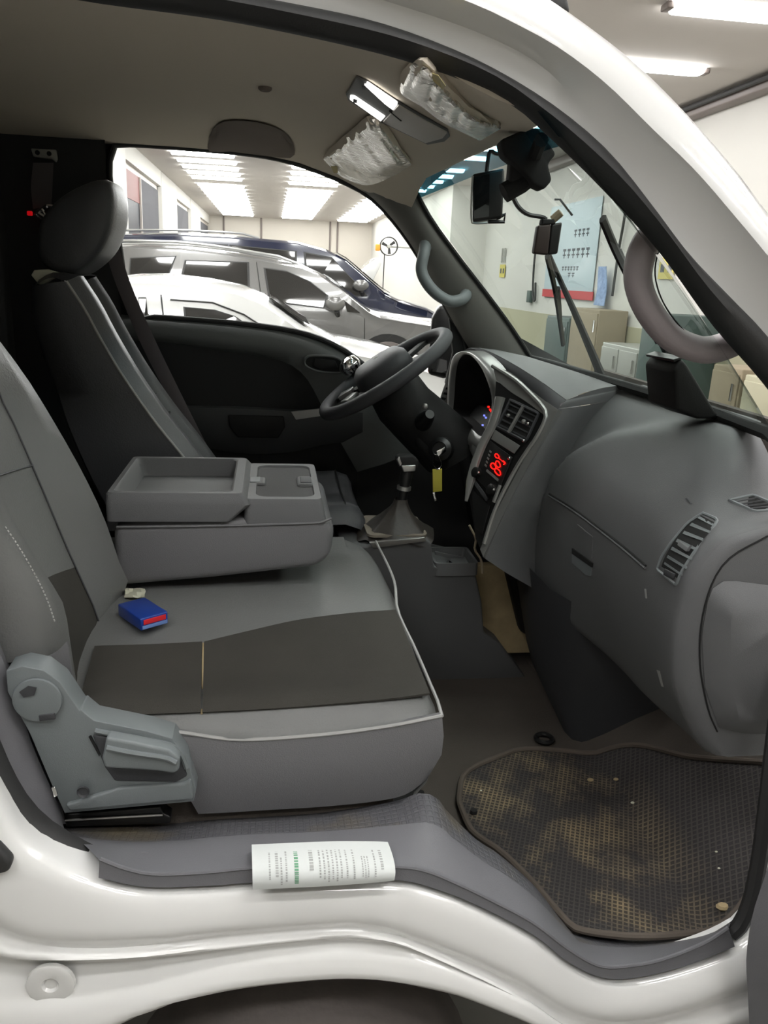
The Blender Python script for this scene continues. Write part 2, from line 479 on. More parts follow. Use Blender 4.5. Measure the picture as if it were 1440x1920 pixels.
# left wall: piers, lintel and shuttered windows
def wy(px, py=380): return PX(px, py, XL).y
y_open = [(wy(235, 330), wy(303, 380)), (wy(331, 400), wy(357, 400)), (wy(374.5, 400), wy(394, 420))]
wl = obj('wall_left', join(bb(XL - 0.25, XL, 6.0, YB, 0, 0.9), bb(XL - 0.25, XL, 6.0, YB, 3.28, H)), 'wall', kind='structure', smooth=0)
prev = 6.0
for i, (a, b) in enumerate(y_open):
    obj('pier', bevel(bb(XL - 0.25, XL + 0.02, prev, a, 0, H - 0.003), 0.015), 'wall', wl)
    prev = b
    wn = obj('window_%d' % (i + 1), join(bb(XL - 0.2, XL - 0.08, a, a + 0.1, 0.9, 3.28), bb(XL - 0.2, XL - 0.08, b - 0.1, b, 0.9, 3.28),
             bb(XL - 0.2, XL - 0.08, a, b, 3.18, 3.28), bb(XL - 0.2, XL - 0.08, a, b, 0.9, 1.0)), 'frame', kind='structure', smooth=0)
    mid = a + (b - a) * (0.42 if i == 0 else 0.12)
    obj('pane', bb(XL - 0.09, XL - 0.08, a + 0.1, mid, 1.0, 3.18), 'nightglass', wn, smooth=0)
    obj('shutter', bb(XL - 0.09, XL - 0.06, mid + 0.06, b - 0.1, 1.0, 3.18), 'shutter', wn, smooth=0)
    obj('mullion', bb(XL - 0.19, XL - 0.04, mid, mid + 0.06, 1.0, 3.18), 'frame', wn, smooth=0)
    obj('sign_panel', bb(XL - 0.078, XL - 0.072, a + 0.1, mid, 2.7, 3.18), 'redbrown', wn, smooth=0)
obj('pier', bevel(bb(XL - 0.25, XL + 0.06, prev, YB, 0, H - 0.003), 0.015), 'wall', wl)

# ceiling tubes: rounded bars across the hall, three columns
def lamp_bar():
    prof = []
    R = rrect((0, 0, 0), (1, 0, 0), (0, 1, 0), 1.17, 0.20, 0.05)
    R2 = rrect((0, 0, -0.05), (1, 0, 0), (0, 1, 0), 1.13, 0.16, 0.05)
    return loft([R, R2], closed_u=True, cap=True)
lampname = 'ceiling_light'
cols = (-1.26, 0.97, 3.1)
rows = [-2.2, -1.1, 0.0, 1.1, 2.2, 3.3, 4.4, 5.47, 5.5, 6.6, 7.12, 7.7, 8.7, 8.8, 10.3, 11.4, 12.5, 13.6] + [15.35 + i for i in range(5)] + [20.95 + i * 0.98 for i in range(12)]
lamp0 = None
for y in rows:
    for k, x in enumerate(cols):
        if k == 2 and 3.0 < y < 10.0 and y not in (5.47, 7.12, 8.7): continue
        if k < 2 and y in (5.47, 7.12, 8.7): continue
        xx = x + (0.42 if (k == 2 and y < 9) else 0)
        if lamp0 is None:
            lamp0 = obj(lampname, lamp_bar(), 'lamp', smooth=0, origin=(0, 0, 0))
            lo = lamp0
        else:
            lo = lamp0.copy(); COL.objects.link(lo)
        lo.location = (xx, y, H - 0.002); ORG[lo.name] = Vector(lo.location)
        side = ('left row of the hall ceiling', 'middle row of the hall ceiling', 'right row of the hall ceiling by the poster wall')[k]
        tag(lo, 'white glowing light bar in the ' + side, 'ceiling light', 'light bars in the ' + side)
        if k < 2 and 15 < y < 20:
            n_ = ('first', 'second', 'third', 'fourth', 'fifth')[int(y - 15)]
            tag(lo, '%s separate light bar of the %s ceiling row counted from the window top' % (n_, ('left', 'middle')[k]))
        if k == 2 and y in (5.47, 7.12):
            tag(lo, 'large glowing light bar cut by the top edge of the photo' if y == 5.47 else 'glowing light bar peeping out beside the white pillar')
            o = Vector(lo.location)
            for s in (-1, 1):
                e = obj('end_cap', bevel(bb(o.x + s * 0.6 - 0.03, o.x + s * 0.6 + 0.03, y - 0.06, y + 0.06, H - 0.05, H - 0.003), 0.01), 'lampcap', lo)

# ---------------------------------------------------------------- parked cars
def c4(x, y): return (200 + x * 0.45833, 260 + y * 0.45833)
def car(name, label, cat_, paint, yn, wid, top, belt, tum, windows, x_rear, z_rear, front, wheel_x, wr_=0.35, zlow=0.28, rails=False,
        mirror=None, mirror_mat=None, shield=None, lines=(), handles=()):
    """car lofted from cross sections; top = roof line traced in the photo on the near side plane, nose to +x"""
    P = [PY(*c4(a, b), yn + 0.25) for a, b in top]
    sil = [(x_rear, 0.75), (x_rear + 0.12, z_rear)] + [(p.x, p.z) for p in P] + front
    sil = [q for i, q in enumerate(sil) if i == 0 or q[0] > sil[i - 1][0]]
    def zt(x):
        for i in range(len(sil) - 1):
            if sil[i][0] <= x <= sil[i + 1][0]:
                t = (x - sil[i][0]) / (sil[i + 1][0] - sil[i][0]); return sil[i][1] * (1 - t) + sil[i + 1][1] * t
        return sil[-1][1]
    xs = sorted(set([q[0] for q in sil] + [sil[0][0] + (sil[-1][0] - sil[0][0]) * i / 44 for i in range(45)]))
    yf = yn + wid; yc = yn + wid / 2
    def sy(x, z):
        s = min(belt, zt(x) - 0.07)
        return yn + tum * max(0, z - s)
    rings = []
    for x in xs:
        t = zt(x); s = min(belt, t - 0.07)
        e = 0.10 if x in (xs[0], xs[-1]) else 0.0
        n_ = [(yn + 0.10 + e, zlow), (yn + 0.01 + e, zlow + 0.12), (yn + e, s - 0.12), (yn + 0.02 + e, s), (sy(x, t - 0.05) + e, t - 0.05), (sy(x, t) + 0.10 + e, t - 0.005), (yc, t + 0.02)]
        ring = n_ + [(2 * yc - y, z) for y, z in n_[-2::-1]]
        rings.append([Vector((x, y, z)) for y, z in ring])
    root = thing(name, ((x_rear + sil[-1][0]) / 2, yc, 0), label, cat_)
    obj('body', loft(rings, closed_u=True, cap=True), paint, root, smooth=50)
    for wpts in windows:
        pts = [PY(*c4(a, b), yn) for a, b in wpts]
        pts = [Vector((p.x, sy(p.x, p.z) - 0.004, p.z)) for p in pts]
        cx = sum((p for p in pts), Vector()) / len(pts)
        fr = [cx + (p - cx) * 1.07 for p in pts]
        fr = [Vector((p.x, sy(p.x, p.z) + 0.002, p.z)) for p in fr]
        f = obj('window_frame', prism(fr, (0, -0.004, 0)), 'car_black', root, smooth=0)
        obj('window_pane', prism(pts, (0, -0.006, 0)), 'car_glass', f, smooth=0)
        # the same window on the far side
        obj('window_pane', prism([Vector((p.x, 2 * yc - p.y, p.z)) for p in pts], (0, 0.006, 0)), 'car_glass', root, smooth=0)
    if shield:
        x0, x1 = shield
        r = []
        for i in range(7):
            x = x0 + (x1 - x0) * i / 6; z = zt(x)
            w0 = sy(x, z) + 0.13
            nrm = Vector((0.012, 0, 0.014))
            r.append([Vector((x, y, z + 0.005 + 0.018 * (1 - abs(y - yc) / (wid / 2)))) + nrm for y in [w0 + (2 * yc - 2 * w0) * k / 8 for k in range(9)]])
        obj('windscreen', sheet(r, 0.006), 'car_glass', root)
    for wx in wheel_x:
        for side in (0, 1):
            y0 = yn - 0.01 if side == 0 else yf + 0.01
            d = 1 if side == 0 else -1
            ar = [Vector((wx + (wr_ + 0.09) * math.cos(math.pi * k / 14), y0 - d * 0.004, wr_ + (wr_ + 0.09) * math.sin(math.pi * k / 14))) for k in range(15)]
            obj('wheel_arch', prism(ar, (0, d * 0.03, 0)), 'car_black', root, smooth=0)
            wv = obj('wheel', lathe((wx, y0, wr_), (0, d, 0), [(wr_ * .72, 0.0), (wr_ * .95, -0.02), (wr_, 0.03), (wr_, 0.2), (wr_ * .9, 0.24)], 28), 'tyre', root)
            obj('rim', lathe((wx, y0 - d * 0.012, wr_), (0, d, 0), [(0.05, -0.004), (wr_ * .3, 0.0), (wr_ * .7, -0.006), (wr_ * .72, 0.03)], 20), 'steel', wv)
    if mirror:
        p = PY(*c4(*mirror), yn - 0.12)
        mr = obj('side_mirror', ball(p, 0.13, 14, 1.0, 0.55, 0.72), mirror_mat or paint, root)
        obj('mirror_foot', tube([p + Vector((0.02, 0, -0.08)), p + Vector((0.05, 0.14, -0.15))], 0.035, 8), 'car_black', mr)
    if rails:
        for s in (0, 1):
            pr = []
            for i in range(12):
                x = sil[2][0] + (rails - sil[2][0]) * i / 11
                y = sy(x, zt(x)) + 0.14
                if s: y = 2 * yc - y
                pr.append((x, y, zt(x) + (0.05 if 0 < i < 11 else 0.0)))
            obj('roof_rail', tube(pr, 0.018, 8), 'brushed', root)
    for ln in lines:
        pl = [PY(*c4(a, b), yn) for a, b in ln]
        obj('panel_gap', tube([Vector((p.x, sy(p.x, p.z) + 0.002, p.z)) for p in pl], 0.006, 6), 'car_black', root)
    for a, b in handles:
        p = PY(*c4(a, b), yn)
        obj('door_handle', bevel(box((p.x, yn - 0.01, p.z), (0.2, 0.05, 0.035)), 0.01), paint, root)
    return root
# white hatchback nearest to the truck
car('parked_car', 'white low car nearest beyond the driver door', 'car', 'car_white', 5.3, 1.75,
    [(-120, 600), (-20, 575), (90, 562), (220, 562), (400, 583), (540, 610), (640, 650), (700, 690), (800, 760)], 1.12, 0.42,
    [[(318, 692), (440, 703), (520, 728), (575, 765), (330, 800)], [(125, 655), (155, 655), (165, 715), (235, 790), (150, 790)]],
    -2.3, 1.1, [(0.55, 1.02), (0.95, 0.96), (1.35, 0.86), (1.6, 0.7)], (-1.55, 0.95), 0.32, shield=(-0.02, 0.28),
    lines=[[(255, 660), (430, 672), (560, 720), (640, 770)], [(215, 640), (240, 800)]])
# silver SUV
car('parked_car', 'silver SUV with dark side windows parked behind the white car', 'car', 'car_silver', 9.8, 1.95,
    [(-160, 440), (80, 432), (300, 438), (500, 462), (700, 497), (800, 515), (880, 552), (980, 625), (1060, 690), (1110, 715), (1320, 748)], 1.17, 0.36,
    [[(92, 490), (272, 482), (232, 590), (92, 600)], [(322, 500), (572, 508), (578, 640), (298, 620)],
     [(650, 532), (740, 545), (830, 585), (900, 640), (885, 690), (672, 662)], [(972, 662), (1036, 712), (985, 708)]],
    -3.1, 1.2, [(2.35, 0.98), (2.75, 0.85), (2.95, 0.65)], (-1.75, 1.55), 0.37, shield=(0.72, 1.32), rails=0.35, mirror=(935, 675),
    lines=[[(612, 505), (635, 665), (640, 800)], [(1055, 735), (1055, 860)]], handles=[(560, 700), (360, 680)])
# dark blue van
car('parked_car', 'tall dark blue van parked farthest behind the silver SUV', 'car', 'car_navy', 12.6, 1.95,
    [(-150, 400), (60, 388), (300, 386), (500, 396), (780, 420), (900, 452), (980, 495), (1060, 565), (1130, 625), (1190, 655), (1300, 688), (1380, 730)], 1.3, 0.2,
    [[(815, 468), (925, 490), (985, 555), (1040, 610), (1060, 640), (830, 640)], [(100, 425), (480, 435), (480, 520), (100, 520)], [(510, 437), (770, 462), (770, 560), (510, 560)]],
    -3.6, 1.5, [(2.75, 0.95), (2.9, 0.7)], (-2.0, 1.75), 0.35, shield=(1.05, 1.95), rails=-0.2, mirror=(1040, 600), mirror_mat='car_silver')
# white car deep in the hall with its bonnet up
wc = thing('parked_car', (2.2, 18.2, 0), 'white car with raised bonnet deep in the hall beside the fan', 'car')
pa, pb = PY(*c4(1045, 548), 17.3), PY(*c4(1108, 486), 17.3)
obj('raised_bonnet', bevel(prism([pa, pb, pb + Vector((0.1, 0, -0.12)), pa + Vector((0.22, 0, -0.22))], (0, 1.5, 0)), 0.02), 'car_white', wc)
obj('body', bevel(prism([Vector((pa.x - 2.4, 17.2, 0.3)), Vector((pa.x - 2.4, 17.2, 1.0)), Vector((pa.x - 1.9, 17.2, 1.45)), Vector((pa.x - 0.7, 17.2, 1.45)), Vector((pa.x, 17.2, 1.0)), Vector((pa.x + 1.0, 17.2, 0.9)), Vector((pa.x + 1.1, 17.2, 0.3))], (0, 1.7, 0)), 0.08), 'car_white', wc)
for wx in (pa.x - 1.7, pa.x + 0.6):
    obj('wheel', lathe((wx, 17.15, 0.33), (0, 1, 0), [(0.2, 0), (0.31, 0), (0.33, 0.03), (0.33, 0.2)], 20), 'tyre', wc)

# wall fan
fc = PY(729, 462, 21.0)
fan = thing('wall_fan', (fc.x, fc.y, fc.z), 'black three bladed fan in a round guard at the far right wall', 'fan')
for dy in (-0.06, 0.06):
    obj('guard_ring', tube([fc + Vector((0.23 * math.cos(a), dy, 0.23 * math.sin(a))) for a in [2 * math.pi * k / 28 for k in range(28)]], 0.012, 6, closed=True), 'cable', fan)
obj('hub', lathe(fc + Vector((0, -0.05, 0)), (0, 1, 0), [(0.03, 0), (0.05, 0.02), (0.05, 0.16)], 14), 'steel', fan)
for k in range(3):
    a = math.radians(40 + 120 * k); d = Vector((math.cos(a), 0, math.sin(a))); e = Vector((-math.sin(a), 0, math.cos(a)))
    obj('blade', prism([fc + d * 0.04 - e * 0.02, fc + d * 0.19 - e * 0.05, fc + d * 0.2 + e * 0.03, fc + d * 0.05 + e * 0.03], (0, 0.012, 0)), 'cable', fan, smooth=0)
obj('motor_box', bevel(box(fc + Vector((-0.28, 0.1, -0.04)), (0.12, 0.14, 0.16)), 0.02), 'orange', fan)
obj('wall_bracket', tube([fc + Vector((0, 0.12, 0)), fc + Vector((0.3, 0.14, 0)), Vector((XR2, fc.y + 0.14, fc.z))], 0.025, 8), 'steel', fan)
obj('cord', tube([fc + Vector((-0.1, 0.05, -0.2)), fc + Vector((-0.1, 0.1, -1.4))], 0.015, 6), 'cable', fan)

# ---------------------------------------------------------------- right wall: poster, stickers, cables, cabinets
xw = XR - 0.02
pt = thing('wall_poster', (xw, 12.3, 1.3), 'pale blue poster with red strip on the white wall seen through the windshield', 'poster')
obj('sheet', bb(xw - 0.006, xw, 11.2, 13.5, 1.47, 2.85), 'poster', pt, smooth=0)
obj('red_strip', bb(xw - 0.012, xw - 0.004, 11.15, 13.55, 1.34, 1.47), 'poster_red', pt, smooth=0)
for (z, y0, y1, hh, nn) in ((1.98, 11.5, 12.75, 0.15, 6), (1.78, 11.9, 12.7, 0.07, 6), (1.68, 12.05, 12.4, 0.07, 2), (2.3, 11.6, 12.3, 0.12, 4)):
    stp = (y1 - y0) / nn
    for k in range(nn):
        y = y0 + k * stp
        q = join(bb(xw - 0.01, xw - 0.006, y, y + stp * 0.62, z + hh * 0.75, z + hh), bb(xw - 0.01, xw - 0.006, y + stp * 0.25, y + stp * 0.37, z, z + hh * 0.8),
                 bb(xw - 0.01, xw - 0.006, y, y + stp * 0.62, z + hh * 0.28, z + hh * 0.42))
        obj('printed_mark', q, 'poster_ink', pt, smooth=0)
for i, (px, py, lab) in enumerate(((942, 508, 'left of the poster'), (1250, 503, 'seen through the near grab handle'))):
    p = PX(px, py, xw)
    st = obj('wall_sticker', bb(xw - 0.006, xw, p.y - 0.2, p.y + 0.2, p.z - 0.13, p.z + 0.13), 'sticker', smooth=0, label='yellow notice sticker on the white wall ' + lab, cat='sticker')
    for k in (-1, 1):
        obj('printed_mark', bb(xw - 0.009, xw - 0.005, p.y + k * 0.1 - 0.05, p.y + k * 0.1 + 0.05, p.z - 0.05, p.z + 0.05), 'poster_ink', st, smooth=0)
        obj('hook_strip', bb(xw - 0.02, xw - 0.002, p.y + k * 0.1 - 0.03, p.y + k * 0.1 + 0.03, p.z + 0.17, p.z + 0.46), 'steel', st, smooth=0)
def cable(px_list, lab):
    pts = crv([PX(a, b, xw - 0.03) for a, b in px_list], 18)
    r = obj('hanging_cable', tube(pts, 0.02, 6), 'cable', label=lab, cat='cable')
    return r
cable([(1178, 330), (1172, 400), (1160, 470), (1148, 555)], 'thin black cable hanging down the white wall right of the poster')
pl_ = cable([(1004, 470), (1001, 500), (999, 550), (1003, 565), (1004, 530)], 'short looped cable with a socket box left of the poster')
p = PX(993, 556, xw - 0.03)
obj('socket_box', bevel(box(p, (0.06, 0.2, 0.22)), 0.01), 'green_dk', pl_)
p = PX(1124, 545, xw - 0.1)
cl = []
for i in range(9):
    t = i / 8
    cl.append([p + Vector((0.03 * math.sin(6 * s + 3 * t), (s - 0.5) * (0.22 + 0.2 * t), 0.34 - 0.55 * t)) for s in [k / 10 for k in range(11)]])
obj('hanging_rag', sheet(cl, 0.012), 'cloth_blue', label='blue and white rag hanging on the wall beside the poster', cat='cloth')
def cabinet(name, px0, px1, ptop, pbot, depth, matn, lab, cat_, doors=1, xw_=4.86):
    xf = xw_ - depth
    a = PX(px1, (ptop + pbot) / 2, xf); b = PX(px0, (ptop + pbot) / 2, xf)
    z1 = PX(px0, ptop, xf).z; y0, y1 = sorted((a.y, b.y))
    root = thing(name, ((xf + xw_) / 2, (y0 + y1) / 2, 0), lab, cat_)
    obj('carcass', bevel(bb(xf, xw_, y0, y1, 0.02, z1), 0.012), matn, root)
    obj('plinth', bb(xf + 0.04, xw_, y0 + 0.03, y1 - 0.03, 0, 0.03), 'car_black', root, smooth=0)
    n = doors; st = (y1 - y0) / n
    for k in range(n):
        d = obj('door', bevel(bb(xf - 0.018, xf, y0 + k * st + 0.02, y0 + (k + 1) * st - 0.02, 0.1, z1 - 0.05), 0.006), matn, root)
        obj('handle', tube([(xf - 0.03, y0 + k * st + 0.08, z1 - 0.3), (xf - 0.03, y0 + k * st + 0.08, z1 - 0.14)], 0.012, 6), 'chrome', d)
    return root
cabinet('tool_cabinet', 1022, 1063, 590, 690, 0.45, 'green_dk', 'dark green tool cabinet on the floor under the poster', 'cabinet')
cabinet('side_cabinet', 1068, 1118, 575, 700, 0.42, 'cardboard', 'tan cupboard under the poster right of the dark green cabinet', 'cabinet')
cabinet('steel_cabinet', 1126, 1196, 640, 720, 0.5, 'steel', 'low bright steel cabinet on the floor left of the black dashboard device', 'cabinet', 2)
cabinet('tool_cabinet', 1200, 1248, 585, 720, 0.6, 'green_dk', 'dark cabinet half hidden behind the near grab handle', 'cabinet')
cabinet('wooden_cupboard', 1330, 1385, 680, 800, 0.6, 'cardboard', 'brown cupboard seen low through the windshield beside the near pillar', 'cabinet')
cabinet('wooden_cupboard', 1390, 1480, 700, 800, 0.6, 'wall_low', 'pale cupboard at the lower near corner of the windshield', 'cabinet')

# ================================================================ the truck cab
TILT = 0.07
def PT(px, py, off):
    """pixel on the near body side: an upright plane leaning inwards with height"""
    d = ray(px, py)
    # CAM.y + t d.y = off + TILT (CAM.z + t d.z - .75)
    t = (off + TILT * (CAM.z - 0.75) - CAM.y) / (d.y - TILT * d.z)
    return CAM + d * t
def LT(pts, off): return [PT(a, b, off) for a, b in pts]
def shift(c, v): v = Vector(v); return [Vector(p) + v for p in c]

truck = thing('truck_cab', (0.1, 0.75, 0.4), 'white small truck cab seen through its open passenger doorway', 'truck')

seal_in = [(187, 1608), (128, 1577), (78, 1542), (39, 1496), (0, 1418), (-45, 1290), (-85, 1050), (-110, 700), (-120, 350), (-110, 120), (-70, 10), (0, -25),
           (100, -15), (195, 0), (437, 34), (700, 90), (860, 140), (960, 187), (1027, 243), (1127, 340), (1243, 467), (1347, 610), (1440, 717), (1540, 850)]
seal_out = [(183, 1647), (97, 1612), (39, 1570), (0, 1511), (-40, 1430), (-100, 1280), (-135, 1050), (-160, 700), (-170, 350), (-160, 90), (-120, -50), (0, -85),
            (195, -55), (360, -28), (515, 0), (700, 39), (850, 92), (960, 147), (1060, 213), (1147, 290), (1227, 390), (1293, 477), (1372, 560), (1440, 632), (1540, 765)]
N1 = 90
sI = crv(LT(seal_in, 0.055), N1); sO = crv(LT(seal_out, 0.045), N1)
mid = [a.lerp(b, 0.5) + Vector((0, -0.016, 0)) for a, b in zip(sI, sO)]
q1 = [a.lerp(b, 0.22) + Vector((0, -0.008, 0)) for a, b in zip(sI, sO)]
q3 = [a.lerp(b, 0.8) + Vector((0, -0.011, 0)) for a, b in zip(sI, sO)]
obj('weatherstrip', loft([shift(sI, (0, 0.018, 0)), sI, q1, mid, q3, sO, shift(sO, (0, 0.04, 0))]), 'rubber', truck, smooth=60)

# white pillar and roof rail above the doorway
r1 = LT([(-160, 90), (-120, -50), (0, -85), (195, -55), (360, -28), (515, 0), (700, 39), (850, 92), (960, 147), (1060, 213), (1147, 290), (1227, 390), (1293, 477), (1372, 560), (1440, 632), (1540, 765)], 0.05)
r2 = LT([(-190, 40), (-150, -95), (0, -140), (300, -105), (500, -62), (700, -5), (860, 47), (960, 90), (1027, 133), (1093, 200), (1193, 300), (1293, 410), (1377, 510), (1440, 585), (1540, 710)], 0.042)
r3 = LT([(-210, 0), (-165, -130), (0, -180), (300, -150), (500, -105), (700, -45), (870, 16), (960, 57), (1043, 103), (1127, 170), (1213, 253), (1293, 330), (1360, 407), (1440, 503), (1540, 630)], 0.014)
r3b = LT([(-215, -20), (-170, -150), (0, -195), (300, -165), (500, -120), (700, -60), (875, 2), (968, 45), (1052, 92), (1138, 158), (1224, 242), (1304, 320), (1370, 396), (1450, 492), (1550, 620)], 0.004)
r4 = LT([(-260, -80), (-200, -220), (0, -270), (300, -240), (500, -205), (700, -150), (900, -75), (1000, -18), (1073, 28), (1190, 118), (1290, 217), (1377, 317), (1440, 400), (1540, 520)], 0.03)
C1, C2, C3, C3b, C4 = [crv(c, 60) for c in (r1, r2, r3, r3b, r4)]
C34 = [a.lerp(b, 0.55) + Vector((0, -0.012, 0)) for a, b in zip(C3b, C4)]
C5 = shift(C4, (0.012, 0.05, 0.012)); C6 = shift(C4, (0.02, 0.14, 0.03))
obj('door_pillar', loft([shift(C1, (0, 0.05, 0)), C1, C2, C3, C3b, C34, C4, C5, C6]), 'white_paint', truck, smooth=45)
obj('roof_panel', sheet([[Vector((x, y, 1.95 + 0.03 * math.sin(math.pi * (y - 0.1) / 1.4) - (max(0, x - 0.15) ** 2) * 1.6)) for x in [-0.95 + 1.4 * i / 12 for i in range(13)]] for y in [0.14 + 1.36 * k / 10 for k in range(11)]], 0.01), 'white_paint', truck)
p = PY(1035, -5, 0.42)
obj('roof_marker_lamp', bevel(prism([PY(960, -60, .42), PY(1025, -45, .42), PY(1066, -5, .42), PY(1072, 26, .42), PY(1030, 20, .42), PY(960, -20, .42)], (0, 0.12, 0)), 0.008), 'rubber', truck)

# rear corner of the cab, left of the doorway
rcq = crv(LT([(-20, 1480), (-60, 1390), (-100, 1270), (-135, 1050), (-160, 700), (-170, 350), (-160, 90), (-120, -50), (0, -85), (195, -55)], 0.052), 30)
rcm = [Vector((min(v.x, -0.62) if v.z < 1.9 else v.x, v.y - 0.01, v.z + (0.0 if v.z < 1.75 else 0.06))) for v in rcq]
obj('rear_corner_panel', loft([shift(rcq, (0, 0.04, 0)), rcq, [a.lerp(b, .5) + Vector((0, -0.012, 0)) for a, b in zip(rcq, rcm)], rcm, [Vector((v.x - 0.16, v.y + 0.02, v.z)) for v in rcm], [Vector((v.x - 0.18, v.y + 0.12, v.z)) for v in rcm]]), 'white_paint', truck, smooth=60)
# painted body side below the doorway, with the wheel arch
rA = LT([(-140, 1180), (-100, 1280), (-40, 1430), (0, 1511), (39, 1570), (97, 1612), (185, 1647), (272, 1664), (389, 1662), (473, 1656), (600, 1652), (742, 1651), (817, 1668), (900, 1701), (1000, 1754), (1067, 1806), (1133, 1835), (1200, 1833), (1289, 1811), (1378, 1776), (1425, 1735), (1500, 1600)], 0.012)
rB = LT([(-180, 1200), (-140, 1310), (-85, 1460), (-35, 1550), (20, 1610), (85, 1648), (185, 1680), (272, 1695), (389, 1692), (473, 1684), (600, 1678), (742, 1677), (810, 1692), (890, 1726), (985, 1778), (1052, 1832), (1125, 1864), (1205, 1862), (1300, 1838), (1390, 1802), (1445, 1760), (1530, 1610)], -0.004)
rC = LT([(-330, 1380), (-220, 1560), (-100, 1660), (0, 1717), (58, 1746), (156, 1756), (311, 1752), (400, 1742), (608, 1725), (692, 1725), (775, 1746), (900, 1796), (1000, 1846), (1060, 1885), (1140, 1906), (1250, 1896), (1350, 1862), (1440, 1820), (1540, 1720)], -0.014)
rC2 = LT([(-340, 1400), (-225, 1585), (-100, 1690), (0, 1746), (58, 1768), (156, 1776), (311, 1770), (400, 1760), (608, 1743), (692, 1743), (770, 1763), (890, 1812), (990, 1864), (1050, 1905), (1140, 1930), (1250, 1918), (1355, 1884), (1450, 1842), (1560, 1740)], -0.004)
rCd = LT([(-350, 1450), (-230, 1640), (-100, 1750), (0, 1792), (100, 1800), (200, 1798), (320, 1790), (420, 1778), (608, 1758), (692, 1758), (765, 1776), (880, 1826), (975, 1876), (1040, 1925), (1140, 1960), (1250, 1950), (1365, 1920), (1460, 1880), (1580, 1780)], -0.018)
rD = LT([(-350, 1900), (-200, 1930), (0, 1918), (150, 1895), (300, 1860), (400, 1833), (525, 1810), (650, 1800), (754, 1810), (858, 1833), (1000, 1892), (1080, 1940), (1200, 2000), (1400, 2010), (1580, 2000)], -0.022)
rE = LT([(-350, 2050), (-200, 2050), (0, 2020), (150, 1955), (218, 1920), (311, 1881), (428, 1853), (560, 1838), (650, 1833), (733, 1838), (838, 1858), (900, 1879), (1000, 1920), (1080, 1965), (1200, 2060), (1400, 2080), (1580, 2080)], -0.018)
L = [crv(c, 80) for c in (rA, rB, rC, rC2, rCd, rD, rE)]
rec = [a.lerp(b, 0.45) + Vector((0, 0.012, 0)) for a, b in zip(L[4], L[5])]
for i, v in enumerate(rec):
    k = max(0.0, 1 - abs(i - 16) / 14.0)
    rec[i] = v + Vector((0, 0.02 * k, 0))
rails_ = [shift(L[0], (0, 0.05, 0.0)), L[0], L[1], L[2], L[3], L[4], rec, L[5], L[6], shift(L[6], (0, 0.12, 0.0))]
cols_ = [crv([r[j] for r in rails_], 46) for j in range(80)]
obj('body_side', loft(cols_), 'white_paint', truck, smooth=75)
pc = PT(96, 1842, -0.006)
obj('body_plug', lathe(pc, (0, -1, 0.05), [(0.034, 0.0), (0.033, 0.006), (0.029, 0.008), (0.012, 0.006), (0.009, 0.002), (0.004, 0.002)], 24), 'white_paint', truck)
obj('door_bumper_stop', bevel(prism(LT([(-60, 1575), (0, 1568), (30, 1600), (24, 1618), (0, 1624), (-60, 1610)], 0.0), (0, -0.02, 0)), 0.006), 'rubber', truck)
# hinge pillar, nose, arch lining and tyre
obj('hinge_pillar', bb(0.9, 1.05, 0.06, 0.1, 0.42, 1.36), 'white_paint', truck)
obj('nose_panel', bb(1.05, 1.09, 0.06, 1.52, 0.42, 1.18), 'white_paint', truck)
tc_ = PT(600, 1838, 0.1)
obj('wheel_arch_liner', loft([[Vector((tc_.x + (0.5 + 0.0 * k) * math.cos(a), y, 0.16 + 0.36 * math.sin(a))) for a in [math.pi * i / 20 for i in range(21)]] for k, y in enumerate((0.09, 0.5))] , cap=False), 'softblack', truck)
wzc = tc_.z - 0.045 - 0.33
wh = obj('tyre', lathe((tc_.x - 0.02, 0.035, wzc), (0, 1, 0), [(0.2, 0.0), (0.28, -0.015), (0.315, 0.0), (0.33, 0.02), (0.335, 0.1), (0.33, 0.18), (0.31, 0.2), (0.2, 0.2)], 48), 'tyre', truck)

# plastic sill trim
lipO = [(185, 1646), (272, 1663), (389, 1661), (473, 1655), (600, 1651), (742, 1650), (817, 1667), (900, 1700), (1000, 1753), (1067, 1805), (1133, 1834), (1200, 1832), (1289, 1810), (1378, 1775)]
crs = [(187, 1612), (233, 1630), (292, 1641), (389, 1637), (473, 1629), (600, 1626), (742, 1627), (796, 1634), (858, 1659), (930, 1694), (1000, 1732), (1067, 1782), (1125, 1813), (1185, 1812), (1244, 1800), (1320, 1770), (1366, 1741)]
inn = [(110, 1550), (200, 1548), (300, 1546), (400, 1537), (600, 1524), (740, 1502), (783, 1487), (817, 1494), (837, 1519), (892, 1573), (933, 1600), (1000, 1659), (1058, 1732), (1084, 1750), (1200, 1762), (1324, 1751), (1373, 1727)]
iny = [.17, .17, .17, .17, .17, .16, .15, .145, .135, .12, .115, .105, .1, .095, .08, .07, .06]
o_ = crv(LT(lipO, 0.002), 70); c_ = crv(LT(crs, 0.004), 70); i_ = crv([PY(a, b, y) for (a, b), y in zip(inn, iny)], 70)
lp = obj('sill_lip', loft([shift(o_, (0, 0.02, 0)), o_, c_, [a.lerp(b, 0.06) for a, b in zip(c_, i_)]]), 'trim', truck, smooth=40)
obj('sill_crease', tube(shift(c_, (0, 0.001, 0.001)), 0.003, 6), 'trim', truck)
tr = [a.lerp(b, 0.06) for a, b in zip(c_, i_)]
rw = [tr] + [[a.lerp(b, t) + Vector((0, 0, 0.006 * math.sin(math.pi * t))) for a, b in zip(tr, i_)] for t in (0.2, 0.4, 0.55, 0.7, 0.85, 1.0)] + [shift(i_, (0, 0.03, -0.06))]
obj('sill_ledge', loft(rw[:4]), 'trim', truck, smooth=60)
obj('sill_tread', loft(rw[3:]), 'stud', truck, smooth=60)
